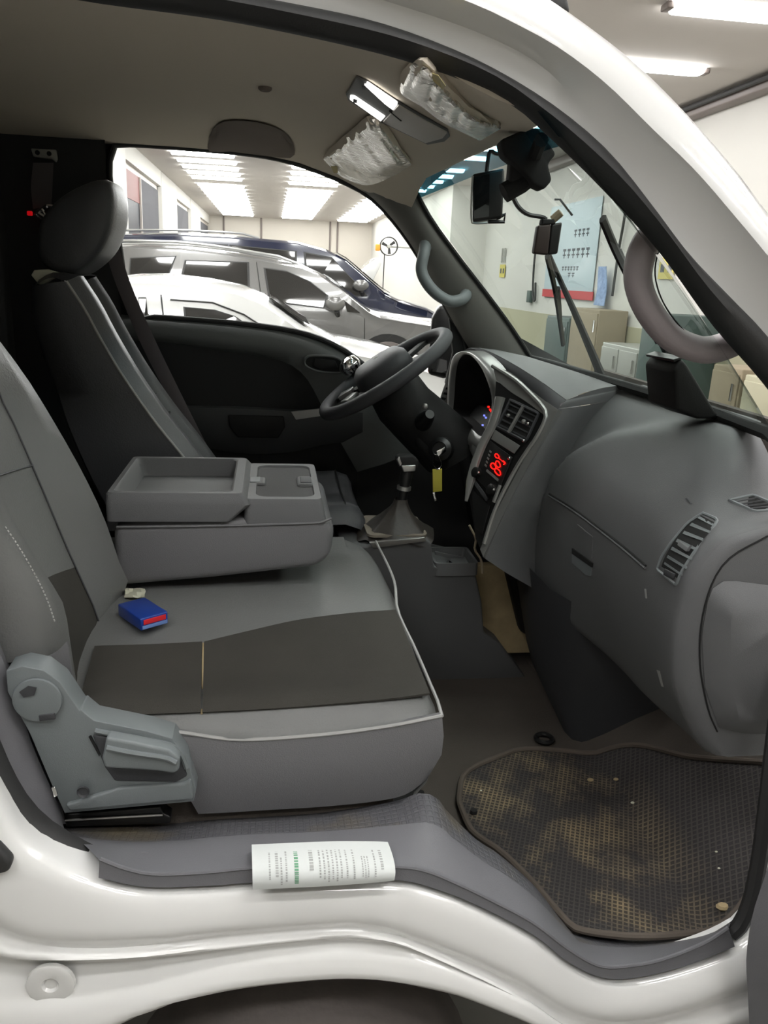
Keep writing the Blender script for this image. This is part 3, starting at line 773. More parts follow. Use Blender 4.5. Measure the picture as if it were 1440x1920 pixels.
pf = PF(272, 1614, lambda p: p.y - 0.06)
obj('sill_clip', lathe(PY(268, 1613, 0.055) + Vector((0, 0, 0.003)), (0, -0.2, 1), [(0.013, -0.004), (0.013, 0.001), (0.011, 0.0025)], 18), 'trim', truck)
# rear lower seal overlaps the trim end; front lower seal
fs = LT([(1370, 1752), (1392, 1728), (1410, 1680), (1424, 1610), (1436, 1520), (1450, 1400), (1470, 1250)], 0.03)
obj('weatherstrip', tube(crv(fs, 24), 0.013, 8), 'rubber', truck)

# cab floor, seat platform, toe board, walls
def fz(x): return 0.47 + max(0.0, x - 0.76) * 0.8
prof = [(-0.72, 0.47), (0.76, 0.47), (1.03, 0.686), (1.03, 1.3)]
obj('cab_floor', sheet([[Vector((x, y, z)) for x, z in prof] for y in (0.085, 0.5, 1.0, 1.5)], 0.02), 'carpet', truck, smooth=20)
obj('seat_platform', bevel(bb(-0.72, 0.215, 0.17, 1.48, 0.47, 0.715), 0.03), 'carpet', truck)
obj('rear_wall', bb(-0.76, -0.72, 0.08, 1.5, 0.5, 1.9), 'pillar_dk', truck)
# B pillar trim of the near side, low behind the seat
bpl = [LT([(-120, 900), (-60, 1150), (-5, 1300), (40, 1430), (85, 1530), (125, 1575)], 0.10), LT([(-90, 900), (-25, 1150), (25, 1290), (62, 1400), (105, 1500), (118, 1545)], 0.125),
       LT([(-90, 900), (-15, 1150), (33, 1290), (70, 1400), (112, 1500), (125, 1545)], 0.16)]
obj('pillar_trim', loft([crv(LT([(-190, 900), (-120, 1150), (-45, 1330), (0, 1440), (60, 1535), (110, 1580)], 0.075), 16)] + [crv(c, 16) for c in bpl]), 'trim', truck, smooth=40)

# headliner
def ip(t, tab):
    if t <= tab[0][0]: return tab[0][1]
    for (a, b), (c, d) in zip(tab, tab[1:]):
        if a <= t <= c: return b + (d - b) * (t - a) / (c - a)
    return tab[-1][1]
def sm(t): t = max(0.0, min(1.0, t)); return t * t * (3 - 2 * t)
hdr = [(0.09, 0.33, 1.76), (0.2, 0.395, 1.775), (0.4, 0.427, 1.796), (0.6, 0.444, 1.808), (0.95, 0.434, 1.814), (1.2, 0.415, 1.81), (1.40, 0.385, 1.80), (1.5, 0.36, 1.78)]
def xh(y): return ip(y, [(a, b) for a, b, c in hdr])
def zh(y): return ip(y, [(a, c) for a, b, c in hdr])
def head(x, y):
    zc = 1.888 - sm((x - 0.0) / (xh(y) - 0.0)) * (1.888 - zh(y))
    zn = min(zc, ip(x, [(-0.6, 1.865), (-0.19, 1.86), (-0.05, 1.853), (0.12, 1.835), (0.3, 1.795), (0.4, 1.76)]))
    zf = min(zc, ip(x, [(-0.6, 1.865), (-0.26, 1.866), (-0.04, 1.862), (0.075, 1.845), (0.196, 1.81), (0.29, 1.765), (0.45, 1.66)]))
    return zc - (zc - zn) * (1 - sm((y - 0.14) / 0.2)) - (zc - zf) * (1 - sm((1.47 - y) / 0.22))
hg = []
for k in range(33):
    y = 0.14 + 1.33 * k / 32
    hg.append([Vector((x, y, head(x, y))) for x in [-0.74 + (xh(y) + 0.74) * i / 30 for i in range(31)]])
hl = obj('headliner', sheet(hg, -0.012), 'headliner', truck, smooth=60)
hp = []
for t in range(5):
    hp.append([PY(a, b, 1.425) + Vector((0, -0.004 * math.sin(math.pi * t / 4), 0)) for a, b in
               [((395 + t * 2), 250 + t * 10)] + [(400 + 30 * k, 250 - (24 if k else 0) + t * 10 + k * 4) for k in range(6)]])
def hs(px, py): return PF(px, py, lambda p: p.z - head(p.x, p.y) + 0.004, 1.0, 3.5)
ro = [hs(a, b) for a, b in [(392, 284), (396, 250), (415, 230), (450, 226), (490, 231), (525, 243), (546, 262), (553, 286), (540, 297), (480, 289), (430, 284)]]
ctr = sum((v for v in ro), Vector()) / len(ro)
obj('grip_shade_pad', loft([crv(ro, 30, True), [ctr + (v - ctr) * 0.9 + Vector((0, -0.004, -0.002)) for v in crv(ro, 30, True)]], closed_u=True, cap=True), 'headliner_dk', hl)  # thin raised pad, its darker cloth paints in the recess shadow
pb_ = hs(497, 168)
obj('headliner_button', lathe(pb_ + Vector((0, 0, 0.004)), (0, 0, -1), [(0.013, 0), (0.013, 0.004), (0.009, 0.007), (0.003, 0.006)], 16), 'headliner_dk', hl)

# windshield
wbase = [(0.06, 0.74), (0.2, 0.80), (0.42, 0.822), (0.66, 0.812), (0.985, 0.80), (1.25, 0.79), (1.44, 0.765)]
def gx(y, t):  # t 0 = base, 1 = header
    xb = ip(y, wbase)
    return xb + (xh(y) - xb) * t + 0.02 * math.sin(math.pi * t)
def gz(y, t): return 1.33 + (zh(y) - 1.33) * t
def gcur(t, n=24, off=0.0):
    out = []
    for k in range(n):
        y = 0.085 + (1.415 - 0.085) * k / (n - 1)
        out.append(Vector((gx(y, t) + off * 0.75, y, gz(y, t) + off * 0.65)))
    return out
ws = obj('windshield', loft([gcur(t / 14) for t in range(15)]), 'glass', truck)
obj('shade_band', loft([gcur(t, off=-0.002) for t in (0.935, 0.96, 0.98, 1.0)]), 'shade', ws)
obj('glass_edge_band', tube(gcur(0.0, off=0.004), 0.012, 6), 'black_matte', ws)
def onglass(px, py, off=0.02):
    def f(p):
        zt = zh(p.y); t = (p.z - 1.33) / (zt - 1.33)
        return p.x - off * 0.75 - gx(p.y, max(-0.2, min(1.1, t)))
    return PF(px, py, f, 1.0, 3.2)
def wiper(arm, blade, bars):
    a = obj('wiper_arm', tube(crv([onglass(x, y, 0.05) for x, y in arm], 16), [0.011 - 0.006 * i / 15 for i in range(16)], 6), 'black', truck)
    obj('wiper_blade', tube(crv([onglass(x, y, 0.012) for x, y in blade], 14), 0.006, 6, flat=1.6), 'black', a)
    for b in bars: obj('wiper_yoke', tube([onglass(x, y, 0.03) for x, y in b], 0.006, 6), 'black', a)
wiper([(1128, 705), (1105, 650), (1075, 580), (1050, 525), (1030, 478)], [(1026, 480), (1040, 540), (1048, 590), (1056, 645)], [[(1040, 520), (1030, 500)], [(1046, 540), (1050, 600)]])
wiper([(1330, 795), (1290, 735), (1250, 660), (1195, 545), (1165, 480)], [(1130, 410), (1155, 470), (1190, 540), (1235, 640)], [[(1180, 515), (1160, 470)]])

# far A pillar trim
ap_in = crv(LY([(738, 306), (762, 335), (800, 405), (850, 475), (900, 540), (950, 607), (992, 672), (1020, 720)], 1.375), 20)
ap_out = crv(LY([(600, 318), (648, 338), (703, 375), (757, 438), (802, 512), (843, 592), (888, 668), (915, 720)], 1.44), 20)
ap_m = [a.lerp(b, 0.5) + Vector((-0.012, -0.018, 0)) for a, b in zip(ap_in, ap_out)]
fp = obj('far_pillar_trim', loft([shift(ap_in, (0.02, 0.02, 0)), ap_in, [a.lerp(b, .5) + Vector((-0.004, -0.006, 0)) for a, b in zip(ap_in, ap_m)], ap_m, [a.lerp(b, .5) + Vector((-0.004, -0.006, 0)) for a, b in zip(ap_out, ap_m)], ap_out, shift(ap_out, (0.01, 0.06, 0))]), 'pillar', truck, smooth=60)
obj('pillar_edge_seal', tube(shift(ap_in, (0.006, -0.002, 0)), 0.006, 6), 'black_matte', fp)

# far side of the cab: dark rear pillar and outer shell round the driver window
win = [(207, 330), (212, 288), (226, 272), (330, 277), (480, 291), (560, 309), (640, 340), (700, 375), (757, 440), (802, 512), (845, 595), (872, 650), (850, 740), (790, 770), (740, 745), (700, 700), (668, 672), (625, 645), (560, 622), (450, 606), (300, 594), (246, 590), (228, 480)]
W3 = crv(LY(win, 1.465), 72, True)
cen = Vector((0.1, 1.465, 1.6))
outr = []
for v in W3:
    d = Vector((v.x - cen.x, 0, v.z - cen.z)).normalized()
    s = 9
    for lim, comp in ((-0.78, 'x'), (0.95, 'x')):
        if abs(d.x) > 1e-6:
            k = (lim - cen.x) / d.x
            if k > 0: s = min(s, k)
    for lim in (0.42, 1.95):
        if abs(d.z) > 1e-6:
            k = (lim - cen.z) / d.z
            if k > 0: s = min(s, k)
    while s > 0.05:   # keep behind the windshield line
        qx, qz = cen.x + d.x * s, cen.z + d.z * s
        if qz < 1.33 or qx <= 0.74 - (qz - 1.33) * 0.83: break
        s -= 0.005
    outr.append(Vector((cen.x + d.x * s, 1.5, cen.z + d.z * s)))
obj('far_side_shell', loft([W3, shift(W3, (0, 0.035, 0)), outr], closed_u=True), 'pillar_dk', truck, smooth=30)
obj('far_rear_pillar', loft([crv(LY([(-60, 215), (110, 212), (175, 216), (198, 232), (196, 255)], 1.42), 14), crv(LY([(-60, 420), (60, 420), (140, 420), (188, 420), (204, 420)], 1.445), 14),
    crv(LY([(-60, 900), (60, 900), (150, 900), (230, 900), (270, 900)], 1.44), 14)]), 'pillar_dk', truck, smooth=60)

# ---------------------------------------------------------------- driver door (closed, far side)
e0 = crv(LY([(190, 588), (270, 592), (450, 606), (560, 622), (625, 645), (668, 672), (702, 704), (745, 750), (800, 830)], 1.475), 30)
e1 = crv(LY([(190, 598), (270, 602), (445, 617), (550, 634), (610, 657), (650, 685), (680, 716), (720, 765), (770, 850)], 1.44), 30)
e2 = crv(LY([(190, 622), (280, 624), (440, 642), (535, 655), (585, 674), (620, 700), (645, 735), (675, 790), (720, 870)], 1.43), 30)
e3 = crv(LY([(190, 640), (290, 640), (430, 659), (500, 670), (545, 684), (575, 710), (595, 745), (625, 805), (670, 885)], 1.452), 30)
zb = 0.56
dd = obj('driver_door', loft([e3, [Vector((v.x, 1.46, 0.5 * v.z + 0.5 * 1.0)) for v in e3], [Vector((v.x, 1.455, 0.95)) for v in e3], [Vector((v.x, 1.47, zb)) for v in e3]]), 'door_cloth', truck, smooth=60, label='closed driver door with dark trim panel below the far side window')
obj('window_seal', tube(shift(W3, (0, -0.006, 0)), 0.0075, 8, closed=True), 'rubber', dd)
obj('window_pane', loft([[cen + (v - cen) * 1.01 + Vector((0, 0.02, 0)) for v in W3], [cen + Vector((0, 0.02, 0))] * 72], closed_u=True), glassmat('side_glass', (0.95, 0.97, 0.96, 1), 0.7), dd)
obj('belt_trim', loft([e0, e1, e2, e3, shift(e3, (0, 0.02, 0))]), 'belt_trim', dd, smooth=60)
a0 = crv(LY([(340, 764), (450, 766), (545, 771), (600, 772), (680, 775)], 1.42), 14); a1 = crv(LY([(340, 760), (450, 762), (545, 767), (600, 768), (680, 771)], 1.455), 14)
a2 = crv(LY([(340, 800), (450, 812), (545, 812), (600, 806), (680, 800)], 1.42), 14); a3 = crv(LY([(340, 830), (450, 850), (545, 848), (600, 835), (680, 825)], 1.45), 14)
ar = obj('door_armrest', loft([a1, a0, a2, a3]), 'door', dd, smooth=50)
obj('pull_cup', bevel(prism(LY([(428, 778), (532, 781), (535, 800), (522, 822), (445, 820), (430, 800)], 1.412), (0, 0.02, 0)), 0.004), 'softblack', dd)
obj('silver_strip', prism(LY([(546, 772), (602, 766), (602, 780), (555, 787)], 1.416), (0, 0.01, 0)), 'silver', dd, smooth=0)
hr = crv(LY([(572, 684), (576, 669), (600, 667), (630, 670), (645, 682), (646, 697), (620, 699), (592, 695)], 1.420), 30, True)
hd = obj('handle_bezel', tube(hr, 0.004, 6, closed=True), 'belt_trim', dd)
obj('handle_cup', loft([hr, [Vector((v.x, 1.428, v.z)) for v in hr]], closed_u=True, cap=True), 'black_matte', dd)
obj('latch_lever', bevel(prism(LY([(590, 672), (628, 676), (634, 690), (600, 694), (586, 686)], 1.417), (0, 0.008, 0)), 0.003), 'softblack', dd)
# outside mirror on the driver side
mo = LY([(806, 640), (810, 598), (822, 575), (838, 570), (850, 585), (852, 640), (848, 690), (836, 712), (802, 702)], 1.66)
mm = obj('door_mirror', bevel(prism(mo, (0.03, 0.16, 0)), 0.012), 'black', dd)
obj('mirror_glass', prism(LY([(808, 668), (838, 676), (838, 700), (806, 696)], 1.655), (0, 0.003, 0)), 'chrome', dd, smooth=0)
obj('mirror_arm', tube([PY(842, 700, 1.66), PY(852, 720, 1.56), PY(858, 735, 1.5)], 0.015, 8), 'black', dd)
obj('sail_panel', bevel(prism(LY([(842, 592), (884, 655), (880, 720), (835, 720), (850, 660)], 1.456), (0, 0.02, 0)), 0.004), 'softblack', dd)

# passenger door swung open towards the camera side: only its lower trim edge shows
le = crv(LY([(1470, 1480), (1452, 1580), (1439, 1628), (1428, 1661), (1414, 1704), (1405, 1746), (1399, 1802), (1402, 1858), (1405, 1920), (1412, 2000)], -0.08), 22)
obj('passenger_door', loft([shift(le, (0.06, 0.05, 0)), shift(le, (0.012, 0.012, 0)), le, shift(le, (0.012, -0.02, 0)), shift(le, (0.12, -0.30, 0)), shift(le, (0.24, -0.62, 0)), shift(le, (0.32, -0.62, 0)), shift(le, (0.12, 0.06, 0))]), 'trim', truck, smooth=50, label='opened passenger door edge with grey trim at lower right')

# ================================================================ passenger bench
bench = thing('bench_seat', (0.0, 0.5, 0.72), 'grey leather passenger bench with dark fabric insert and folded middle armrest', 'seat')
def cz(x, y):
    z = 0.866 + 0.060 * sm((y - 0.16) / 0.42)
    z -= 0.022 * (1 - sm((y - 0.15) / 0.05))
    z += 0.012 * math.exp(-((y - 0.2) / 0.05) ** 2)
    return z
def cfx(y): return ip(y, [(0.15, 0.272), (0.17, 0.281), (0.3, 0.277), (0.6, 0.26), (0.8, 0.252), (0.86, 0.235), (0.9, 0.21)])
ys = [0.15, 0.156, 0.165, 0.18, 0.2, 0.23, 0.28, 0.34, 0.42, 0.5, 0.58, 0.66, 0.74, 0.82, 0.86, 0.885, 0.9]
k0 = crv(LY([(300, 1370), (345, 1374), (450, 1387), (600, 1378), (720, 1363), (795, 1349), (829, 1342)], 0.152), 26)
k0t = sorted((v.x, v.z) for v in k0)
rows_ = []
for y in ys:
    f = cfx(y); r = []
    for x in [-0.46, -0.4, -0.3, -0.2, -0.1, 0.0, 0.08, 0.14, 0.18]:
        z0 = cz(x, y)
        if y < 0.18: z0 += (ip(x, k0t) - 0.001 - z0) * (1 - sm((y - 0.15) / 0.03))
        r.append(Vector((x, y, z0)))
    zt = cz(0.2, y); k = 0.9 if y < 0.17 else 1.0
    for dx, dz in ((-0.06, -0.001), (-0.035, -0.004), (-0.015, -0.012), (-0.003, -0.026), (0.0, -0.045), (-0.002, -0.08), (-0.012, -0.12), (-0.035, -0.155)):
        z0 = zt + dz * k
        if y < 0.165: z0 = min(z0, ip(f + dx, k0t) + 0.004)
        r.append(Vector((f + dx, y, z0)))
    rows_.append(r)
cu = obj('cushion', loft(rows_), 'leather', bench, smooth=50)
def oncush(px, py, e=0.0025): return PF(px, py, lambda p: p.z - cz(p.x, p.y) - e, 0.9, 2.6)
def patch(far, near, n=14, m=9):
    fa = crv([Vector((a, b, 0)) for a, b in far], n); ne = crv([Vector((a, b, 0)) for a, b in near], n)
    g = []
    for i in range(m):
        t = i / (m - 1)
        g.append([oncush(*(a.lerp(b, t).xy)) for a, b in zip(fa, ne)])
    return g
obj('fabric_insert', sheet(patch([(178, 1214), (280, 1211), (379, 1206)], [(140, 1349), (250, 1342), (376, 1337)]), 0.004), 'fabric', cu, smooth=60)
obj('fabric_insert', sheet(patch([(383, 1206), (470, 1185), (560, 1165), (660, 1152), (742, 1146)], [(380, 1337), (500, 1331), (640, 1321), (740, 1312), (806, 1303)], 22), 0.004), 'fabric', cu, smooth=60)
obj('seam', tube([oncush(381, 1206, .004), oncush(380, 1270, .004), oncush(378, 1338, .004)], 0.0018, 6), 'beige', cu)
# side skirt
k1 = crv(LY([(320, 1410), (360, 1420), (450, 1430), (600, 1422), (720, 1410), (798, 1395), (832, 1380)], 0.145), 26)
k2 = crv(LY([(345, 1480), (400, 1480), (480, 1482), (600, 1474), (710, 1464), (790, 1445), (828, 1415)], 0.148), 26)
k3 = crv(LY([(372, 1526), (420, 1524), (500, 1519), (600, 1513), (700, 1503), (760, 1490), (800, 1462)], 0.156), 26)
obj('side_skirt', loft([shift(k0, (0, 0.012, 0.0)), k0, k1, k2, k3, shift(k3, (0, 0.04, 0))]), 'vinyl', bench, smooth=60)
obj('seam_piping', tube(k0, 0.003, 6), 'piping', bench)
fpipe = [oncush(705, 1015), oncush(738, 1085), oncush(746, 1145)] + [PY(778, 1215, 0.36), PY(806, 1280, 0.24), PY(827, 1330, 0.168), PY(829, 1343, 0.153)]
obj('front_piping', tube(crv(fpipe, 20), 0.003, 6), 'piping', bench)
# backrest (leaning, near its bolsters)
b_rear_n = crv(LY([(-330, 620), (-300, 800), (-240, 1000), (-170, 1150), (-120, 1260)], 0.2), 18)
b_out = crv(LY([(-150, 640), (-150, 800), (-110, 980), (-40, 1130), (20, 1242)], 0.165), 18)
b_out2 = crv(LY([(-90, 640), (-75, 800), (-30, 965), (50, 1110), (72, 1243)], 0.175), 18)
b_cre = crv(LY([(-60, 640), (-30, 830), (10, 945), (80, 1068), (118, 1130), (128, 1190), (122, 1225)], 0.225), 18)
b_v0 = crv(LY([(-50, 640), (-20, 820), (22, 940), (88, 1055), (130, 1130), (150, 1210), (148, 1310)], 0.262), 18)
b_v0 = [v + Vector((-0.03 * min(1, (17 - i) / 5), 0.0, 0)) for i, v in enumerate(b_v0)]
b_v1 = crv(LY([(-40, 620), (0, 742), (28, 800), (78, 915), (122, 1020), (160, 1105), (186, 1170), (178, 1230), (165, 1275)], 0.45), 18)
b_c5 = crv(LY([(-40, 560), (0, 655), (38, 720), (92, 825), (140, 925), (185, 1040), (208, 1110), (205, 1165), (188, 1222)], 0.50), 18)
b_far = crv(LY([(-50, 560), (0, 640), (50, 708), (110, 806), (160, 896), (197, 976), (226, 1060), (240, 1092), (226, 1130), (200, 1190)], 0.545), 18)
b_rear_f = crv(LY([(-300, 560), (-250, 640), (-150, 780), (-60, 900), (0, 1020), (60, 1150), (100, 1200)], 0.57), 18)
back = obj('backrest', loft([b_rear_n, b_out, b_out2, b_cre, [a.lerp(b, .6) for a, b in zip(b_cre, b_v0)], b_v0]), 'leather', bench, smooth=70)
pan = [b_v0] + [[a.lerp(b, t) + Vector((-0.006 * math.sin(math.pi * t) , 0, 0)) for a, b in zip(b_v0, b_v1)] for t in (0.25, 0.5, 0.75)] + [b_v1]
obj('back_panel', loft([c[:12] for c in pan]), 'leather', back, smooth=60)
obj('back_fabric', loft([c[11:] for c in pan]), 'fabric', back, smooth=60)
obj('far_bolster', loft([b_v1, b_c5, b_far, shift(b_far, (-0.05, 0.03, -0.01)), b_rear_f]), 'leather', back, smooth=70)
obj('panel_seam', tube(shift(b_v1, (0.002, -0.003, 0)), 0.0016, 6), 'leather_dk', back)
obj('panel_seam', tube([c[6] + Vector((0.002, 0, 0.001)) for c in pan], 0.0014, 6), 'leather_dk', back)
obj('backrest_top', ([c[0] for c in (b_rear_n, b_out, b_out2, b_cre, b_v0, b_v1, b_c5, b_far, b_rear_f)], [list(range(9))]), 'leather', back, smooth=0)
sti = crv(LY([(10, 985), (40, 1030), (66, 1075), (88, 1120), (104, 1165)], 0.168), 28)
for i in range(0, 27, 1):
    obj('stitch', tube([sti[i].lerp(sti[i + 1], .2) + Vector((0, -0.003, 0)), sti[i].lerp(sti[i + 1], .75) + Vector((0, -0.003, 0))], 0.0012, 4), 'piping', back)
cf = [crv(LY([(70, 1238), (105, 1222), (128, 1200)], 0.19), 8), crv(LY([(85, 1262), (112, 1258), (137, 1262)], 0.185), 8), crv(LY([(118, 1305), (135, 1310), (146, 1318)], 0.19), 8)]
obj('bolster_flap', sheet(cf, 0.006), 'vinyl', bench, smooth=60)
# recliner cover, lever, rail
rc = LY([(11, 1258), (42, 1249), (82, 1257), (113, 1280), (132, 1308), (149, 1333), (152, 1331), (160, 1338), (176, 1351), (276, 1371), (323, 1385), (349, 1420), (368, 1480), (363, 1503), (121, 1525), (93, 1463), (56, 1376), (14, 1297)], 0.115)
rcv = obj('recliner_cover', bevel(prism(rc, (0, 0.045, 0)), 0.010, 3, 40), 'handle', bench)
obj('lever_recess', bevel(prism(LY([(172, 1378), (300, 1395), (340, 1425), (352, 1456), (330, 1468), (215, 1466), (196, 1440)], 0.112), (0, 0.008, 0)), 0.004), 'dash_dark', rcv)
obj('recline_lever', bevel(prism(LY([(199, 1383), (250, 1392), (318, 1407), (336, 1425), (336, 1446), (325, 1452), (295, 1447), (196, 1441), (191, 1424)], 0.088), (0, 0.024, 0)), 0.008, 3, 40), 'handle', rcv)
obj('lever_rib', tube(crv(LY([(200, 1402), (250, 1412), (310, 1421), (330, 1430)], 0.086), 10), 0.004, 6), 'handle', rcv)
obj('cover_rib', tube(crv(LY([(178, 1370), (250, 1384), (315, 1395), (338, 1412), (350, 1440)], 0.113), 14), 0.004, 6), 'handle', rcv)
obj('cover_ledge', bevel(prism(LY([(225, 1478), (345, 1470), (358, 1462), (362, 1500), (130, 1522), (122, 1510)], 0.108), (0, 0.01, 0)), 0.004), 'handle', rcv)
obj('slot', prism(LY([(166, 1382), (170, 1380), (188, 1414), (186, 1419)], 0.112), (0, 0.005, 0)), 'gap', rcv, smooth=0)
pc = PY(156, 1484, 0.107)
obj('screw_recess', lathe(pc, (0, -1, 0), [(0.0095, 0.0), (0.009, 0.003), (0.006, -0.001), (0.003, -0.002)], 18), 'dash_dark', rcv)
obj('hinge_disc', lathe(PY(70, 1312, 0.112), (0, -1, 0), [(0.035, 0.0), (0.034, 0.003), (0.03, 0.004)], 28), 'handle', rcv)
obj('hinge_notch', prism(LY([(36, 1298), (52, 1287), (68, 1290), (64, 1304), (44, 1308)], 0.106), (0, 0.003, 0)), 'dash_dark', rcv, smooth=0)
obj('hinge_slot', bevel(prism(LY([(72, 1342), (102, 1338), (104, 1349), (74, 1353)], 0.106), (0, 0.004, 0)), 0.001), 'dash_dark', rcv)
obj('seat_rail', bevel(prism(LY([(120, 1528), (300, 1513), (306, 1526), (320, 1532), (320, 1545), (124, 1552)], 0.15), (0, 0.03, 0)), 0.003), 'black', bench)
obj('rail_edge', tube(LY([(122, 1538), (305, 1528)], 0.147), 0.002, 6), 'brushed', bench)
obj('belt_anchor', bevel(prism(LY([(96, 1478), (103, 1476), (108, 1492), (101, 1496)], 0.06), (0, 0.006, 0)), 0.001), 'chrome', truck)

# folded armrest with tray and cup well
arm = obj('armrest', bevel(prism([PY(a, b, 0.55) for a, b in [(212, 1102), (400, 1086), (596, 1064), (622, 1042), (628, 985), (600, 968), (212, 985)]], (0, 0.33, 0)), 0.022, 4, 25), 'vinyl', bench)
zs = 1.075; zt_ = 1.13
# upper tray box
def ring(x0, x1, y0, y1, z, r=0.012, dz=0.0):
    R = rrect(((x0 + x1) / 2, (y0 + y1) / 2, z), (1, 0, 0), (0, 1, 0), x1 - x0, y1 - y0, r)
    return R
tx0, tx1 = -0.315, -0.022
tray = [ring(tx0, tx1 - 0.055, 0.545, 0.885, zs), ring(tx0, tx1 - 0.016, 0.545, 0.885, zs + 0.034), ring(tx0, tx1 - 0.03, 0.552, 0.878, zt_ - 0.004), ring(tx0 + 0.003, tx1 - 0.034, 0.556, 0.874, zt_),
        ring(tx0 + 0.012, tx1 - 0.052, 0.568, 0.862, zt_), ring(tx0 + 0.015, tx1 - 0.056, 0.572, 0.858, zt_ - 0.003), ring(tx0 + 0.03, tx1 - 0.062, 0.59, 0.84, zt_ - 0.036)]
obj('tray', loft(tray, closed_u=True, cap=True), 'dash', arm, smooth=30)
# cup section
qx0, qx1 = tx1 - 0.03, 0.105
zq = 1.118
cup_o = [ring(qx0, qx1 + 0.008, 0.55, 0.88, zs - 0.01), ring(qx0, qx1, 0.553, 0.877, zq - 0.012), ring(qx0, qx1 - 0.004, 0.56, 0.87, zq, 0.014)]
cup_i = [ring(qx0 + 0.022, qx1 - 0.016, 0.577, 0.853, zq, 0.025), ring(qx0 + 0.024, qx1 - 0.018, 0.58, 0.85, zq - 0.004, 0.025), ring(qx0 + 0.03, qx1 - 0.024, 0.59, 0.84, zq - 0.075, 0.02)]
obj('cup_holder', loft(cup_o + cup_i[:2], closed_u=True), 'dash', arm, smooth=30)
obj('cup_well', loft(cup_i[1:], closed_u=True, cap=True), 'pillar_dk', arm, smooth=30)
obj('cup_divider', bevel(bb(qx0 + 0.015, qx0 + 0.042, 0.68, 0.74, zq - 0.03, zq + 0.001), 0.006), 'dash', arm)
obj('cup_catch', bevel(bb(qx1 - 0.05, qx1 - 0.012, 0.67, 0.75, zq - 0.03, zq + 0.0015), 0.008), 'dash', arm)
obj('catch_button', bevel(bb(qx1 - 0.042, qx1 - 0.018, 0.685, 0.735, zq + 0.001, zq + 0.003), 0.002), 'dash_dark', arm)
obj('divider_button', bevel(bb(qx0 + 0.008, qx0 + 0.03, 0.69, 0.735, zq - 0.001, zq + 0.002), 0.002), 'handle', arm)
obj('armrest_piping', tube(crv(LY([(218, 988), (400, 986), (598, 980), (622, 972)], 0.549), 16), 0.0025, 6), 'vinyl', arm)

# blue packet and crumpled tissue on the bench
pk = thing('cigarette_packet', oncush(272, 1165), 'small dark blue packet with red end lying on the bench', 'packet')
pbase = [oncush(a, b, 0.001) for a, b in [(228, 1152), (285, 1132), (322, 1180), (272, 1206)]]
pbase = [oncush(a, b, 0.001) for a, b in [(222, 1158), (268, 1140), (320, 1186), (272, 1208)]]
u_ = (pbase[3] - pbase[0]); v_ = (pbase[1] - pbase[0]); u_.z = 0; v_.z = 0
u_ = u_.normalized() * 0.088; v_ = (v_ - v_.dot(u_.normalized()) * u_.normalized()).normalized() * 0.055
p0 = pbase[0] + Vector((0, 0, 0.004)); hh = Vector((0, 0, 0.024))
obj('box', bevel(([p0, p0 + u_, p0 + u_ + v_, p0 + v_, p0 + hh, p0 + u_ + hh, p0 + u_ + v_ + hh, p0 + v_ + hh], [[3, 2, 1, 0], [4, 5, 6, 7], [0, 1, 5, 4], [1, 2, 6, 5], [2, 3, 7, 6], [3, 0, 4, 7]]), 0.0025), 'blue_pack', pk)
un = u_.normalized(); e_ = p0 + u_ + un * 0.0006
obj('red_end', bevel(([e_ + v_ * .1 + hh * .45, e_ + v_ * .9 + hh * .45, e_ + v_ * .9 + hh * .85, e_ + v_ * .1 + hh * .85] + [q + un * 0.001 for q in (e_ + v_ * .1 + hh * .45, e_ + v_ * .9 + hh * .45, e_ + v_ * .9 + hh * .85, e_ + v_ * .1 + hh * .85)], [[0, 1, 2, 3], [7, 6, 5, 4], [0, 1, 5, 4], [1, 2, 6, 5], [2, 3, 7, 6], [3, 0, 4, 7]]), 0.0003), 'red_pack', pk)
obj('pale_band', bevel(([e_ + v_ * .05 + hh * .1, e_ + v_ * .95 + hh * .1, e_ + v_ * .95 + hh * .38, e_ + v_ * .05 + hh * .38] + [q + un * 0.001 for q in (e_ + v_ * .05 + hh * .1, e_ + v_ * .95 + hh * .1, e_ + v_ * .95 + hh * .38, e_ + v_ * .05 + hh * .38)], [[0, 1, 2, 3], [7, 6, 5, 4], [0, 1, 5, 4], [1, 2, 6, 5], [2, 3, 7, 6], [3, 0, 4, 7]]), 0.0003), 'blue_pack2', pk)
tg = []
for i in range(6):
    tg.append([oncush(234 + 9 * k / 1.2 * 1.0, 1104 + 3.4 * i, 0.004 + 0.004 * math.sin(k * 1.7 + i)) for k in range(6)])
obj('tissue_scrap', sheet(tg, 0.002), 'cream', label='crumpled off-white tissue scrap tucked under the armrest above the blue packet', cat='tissue')

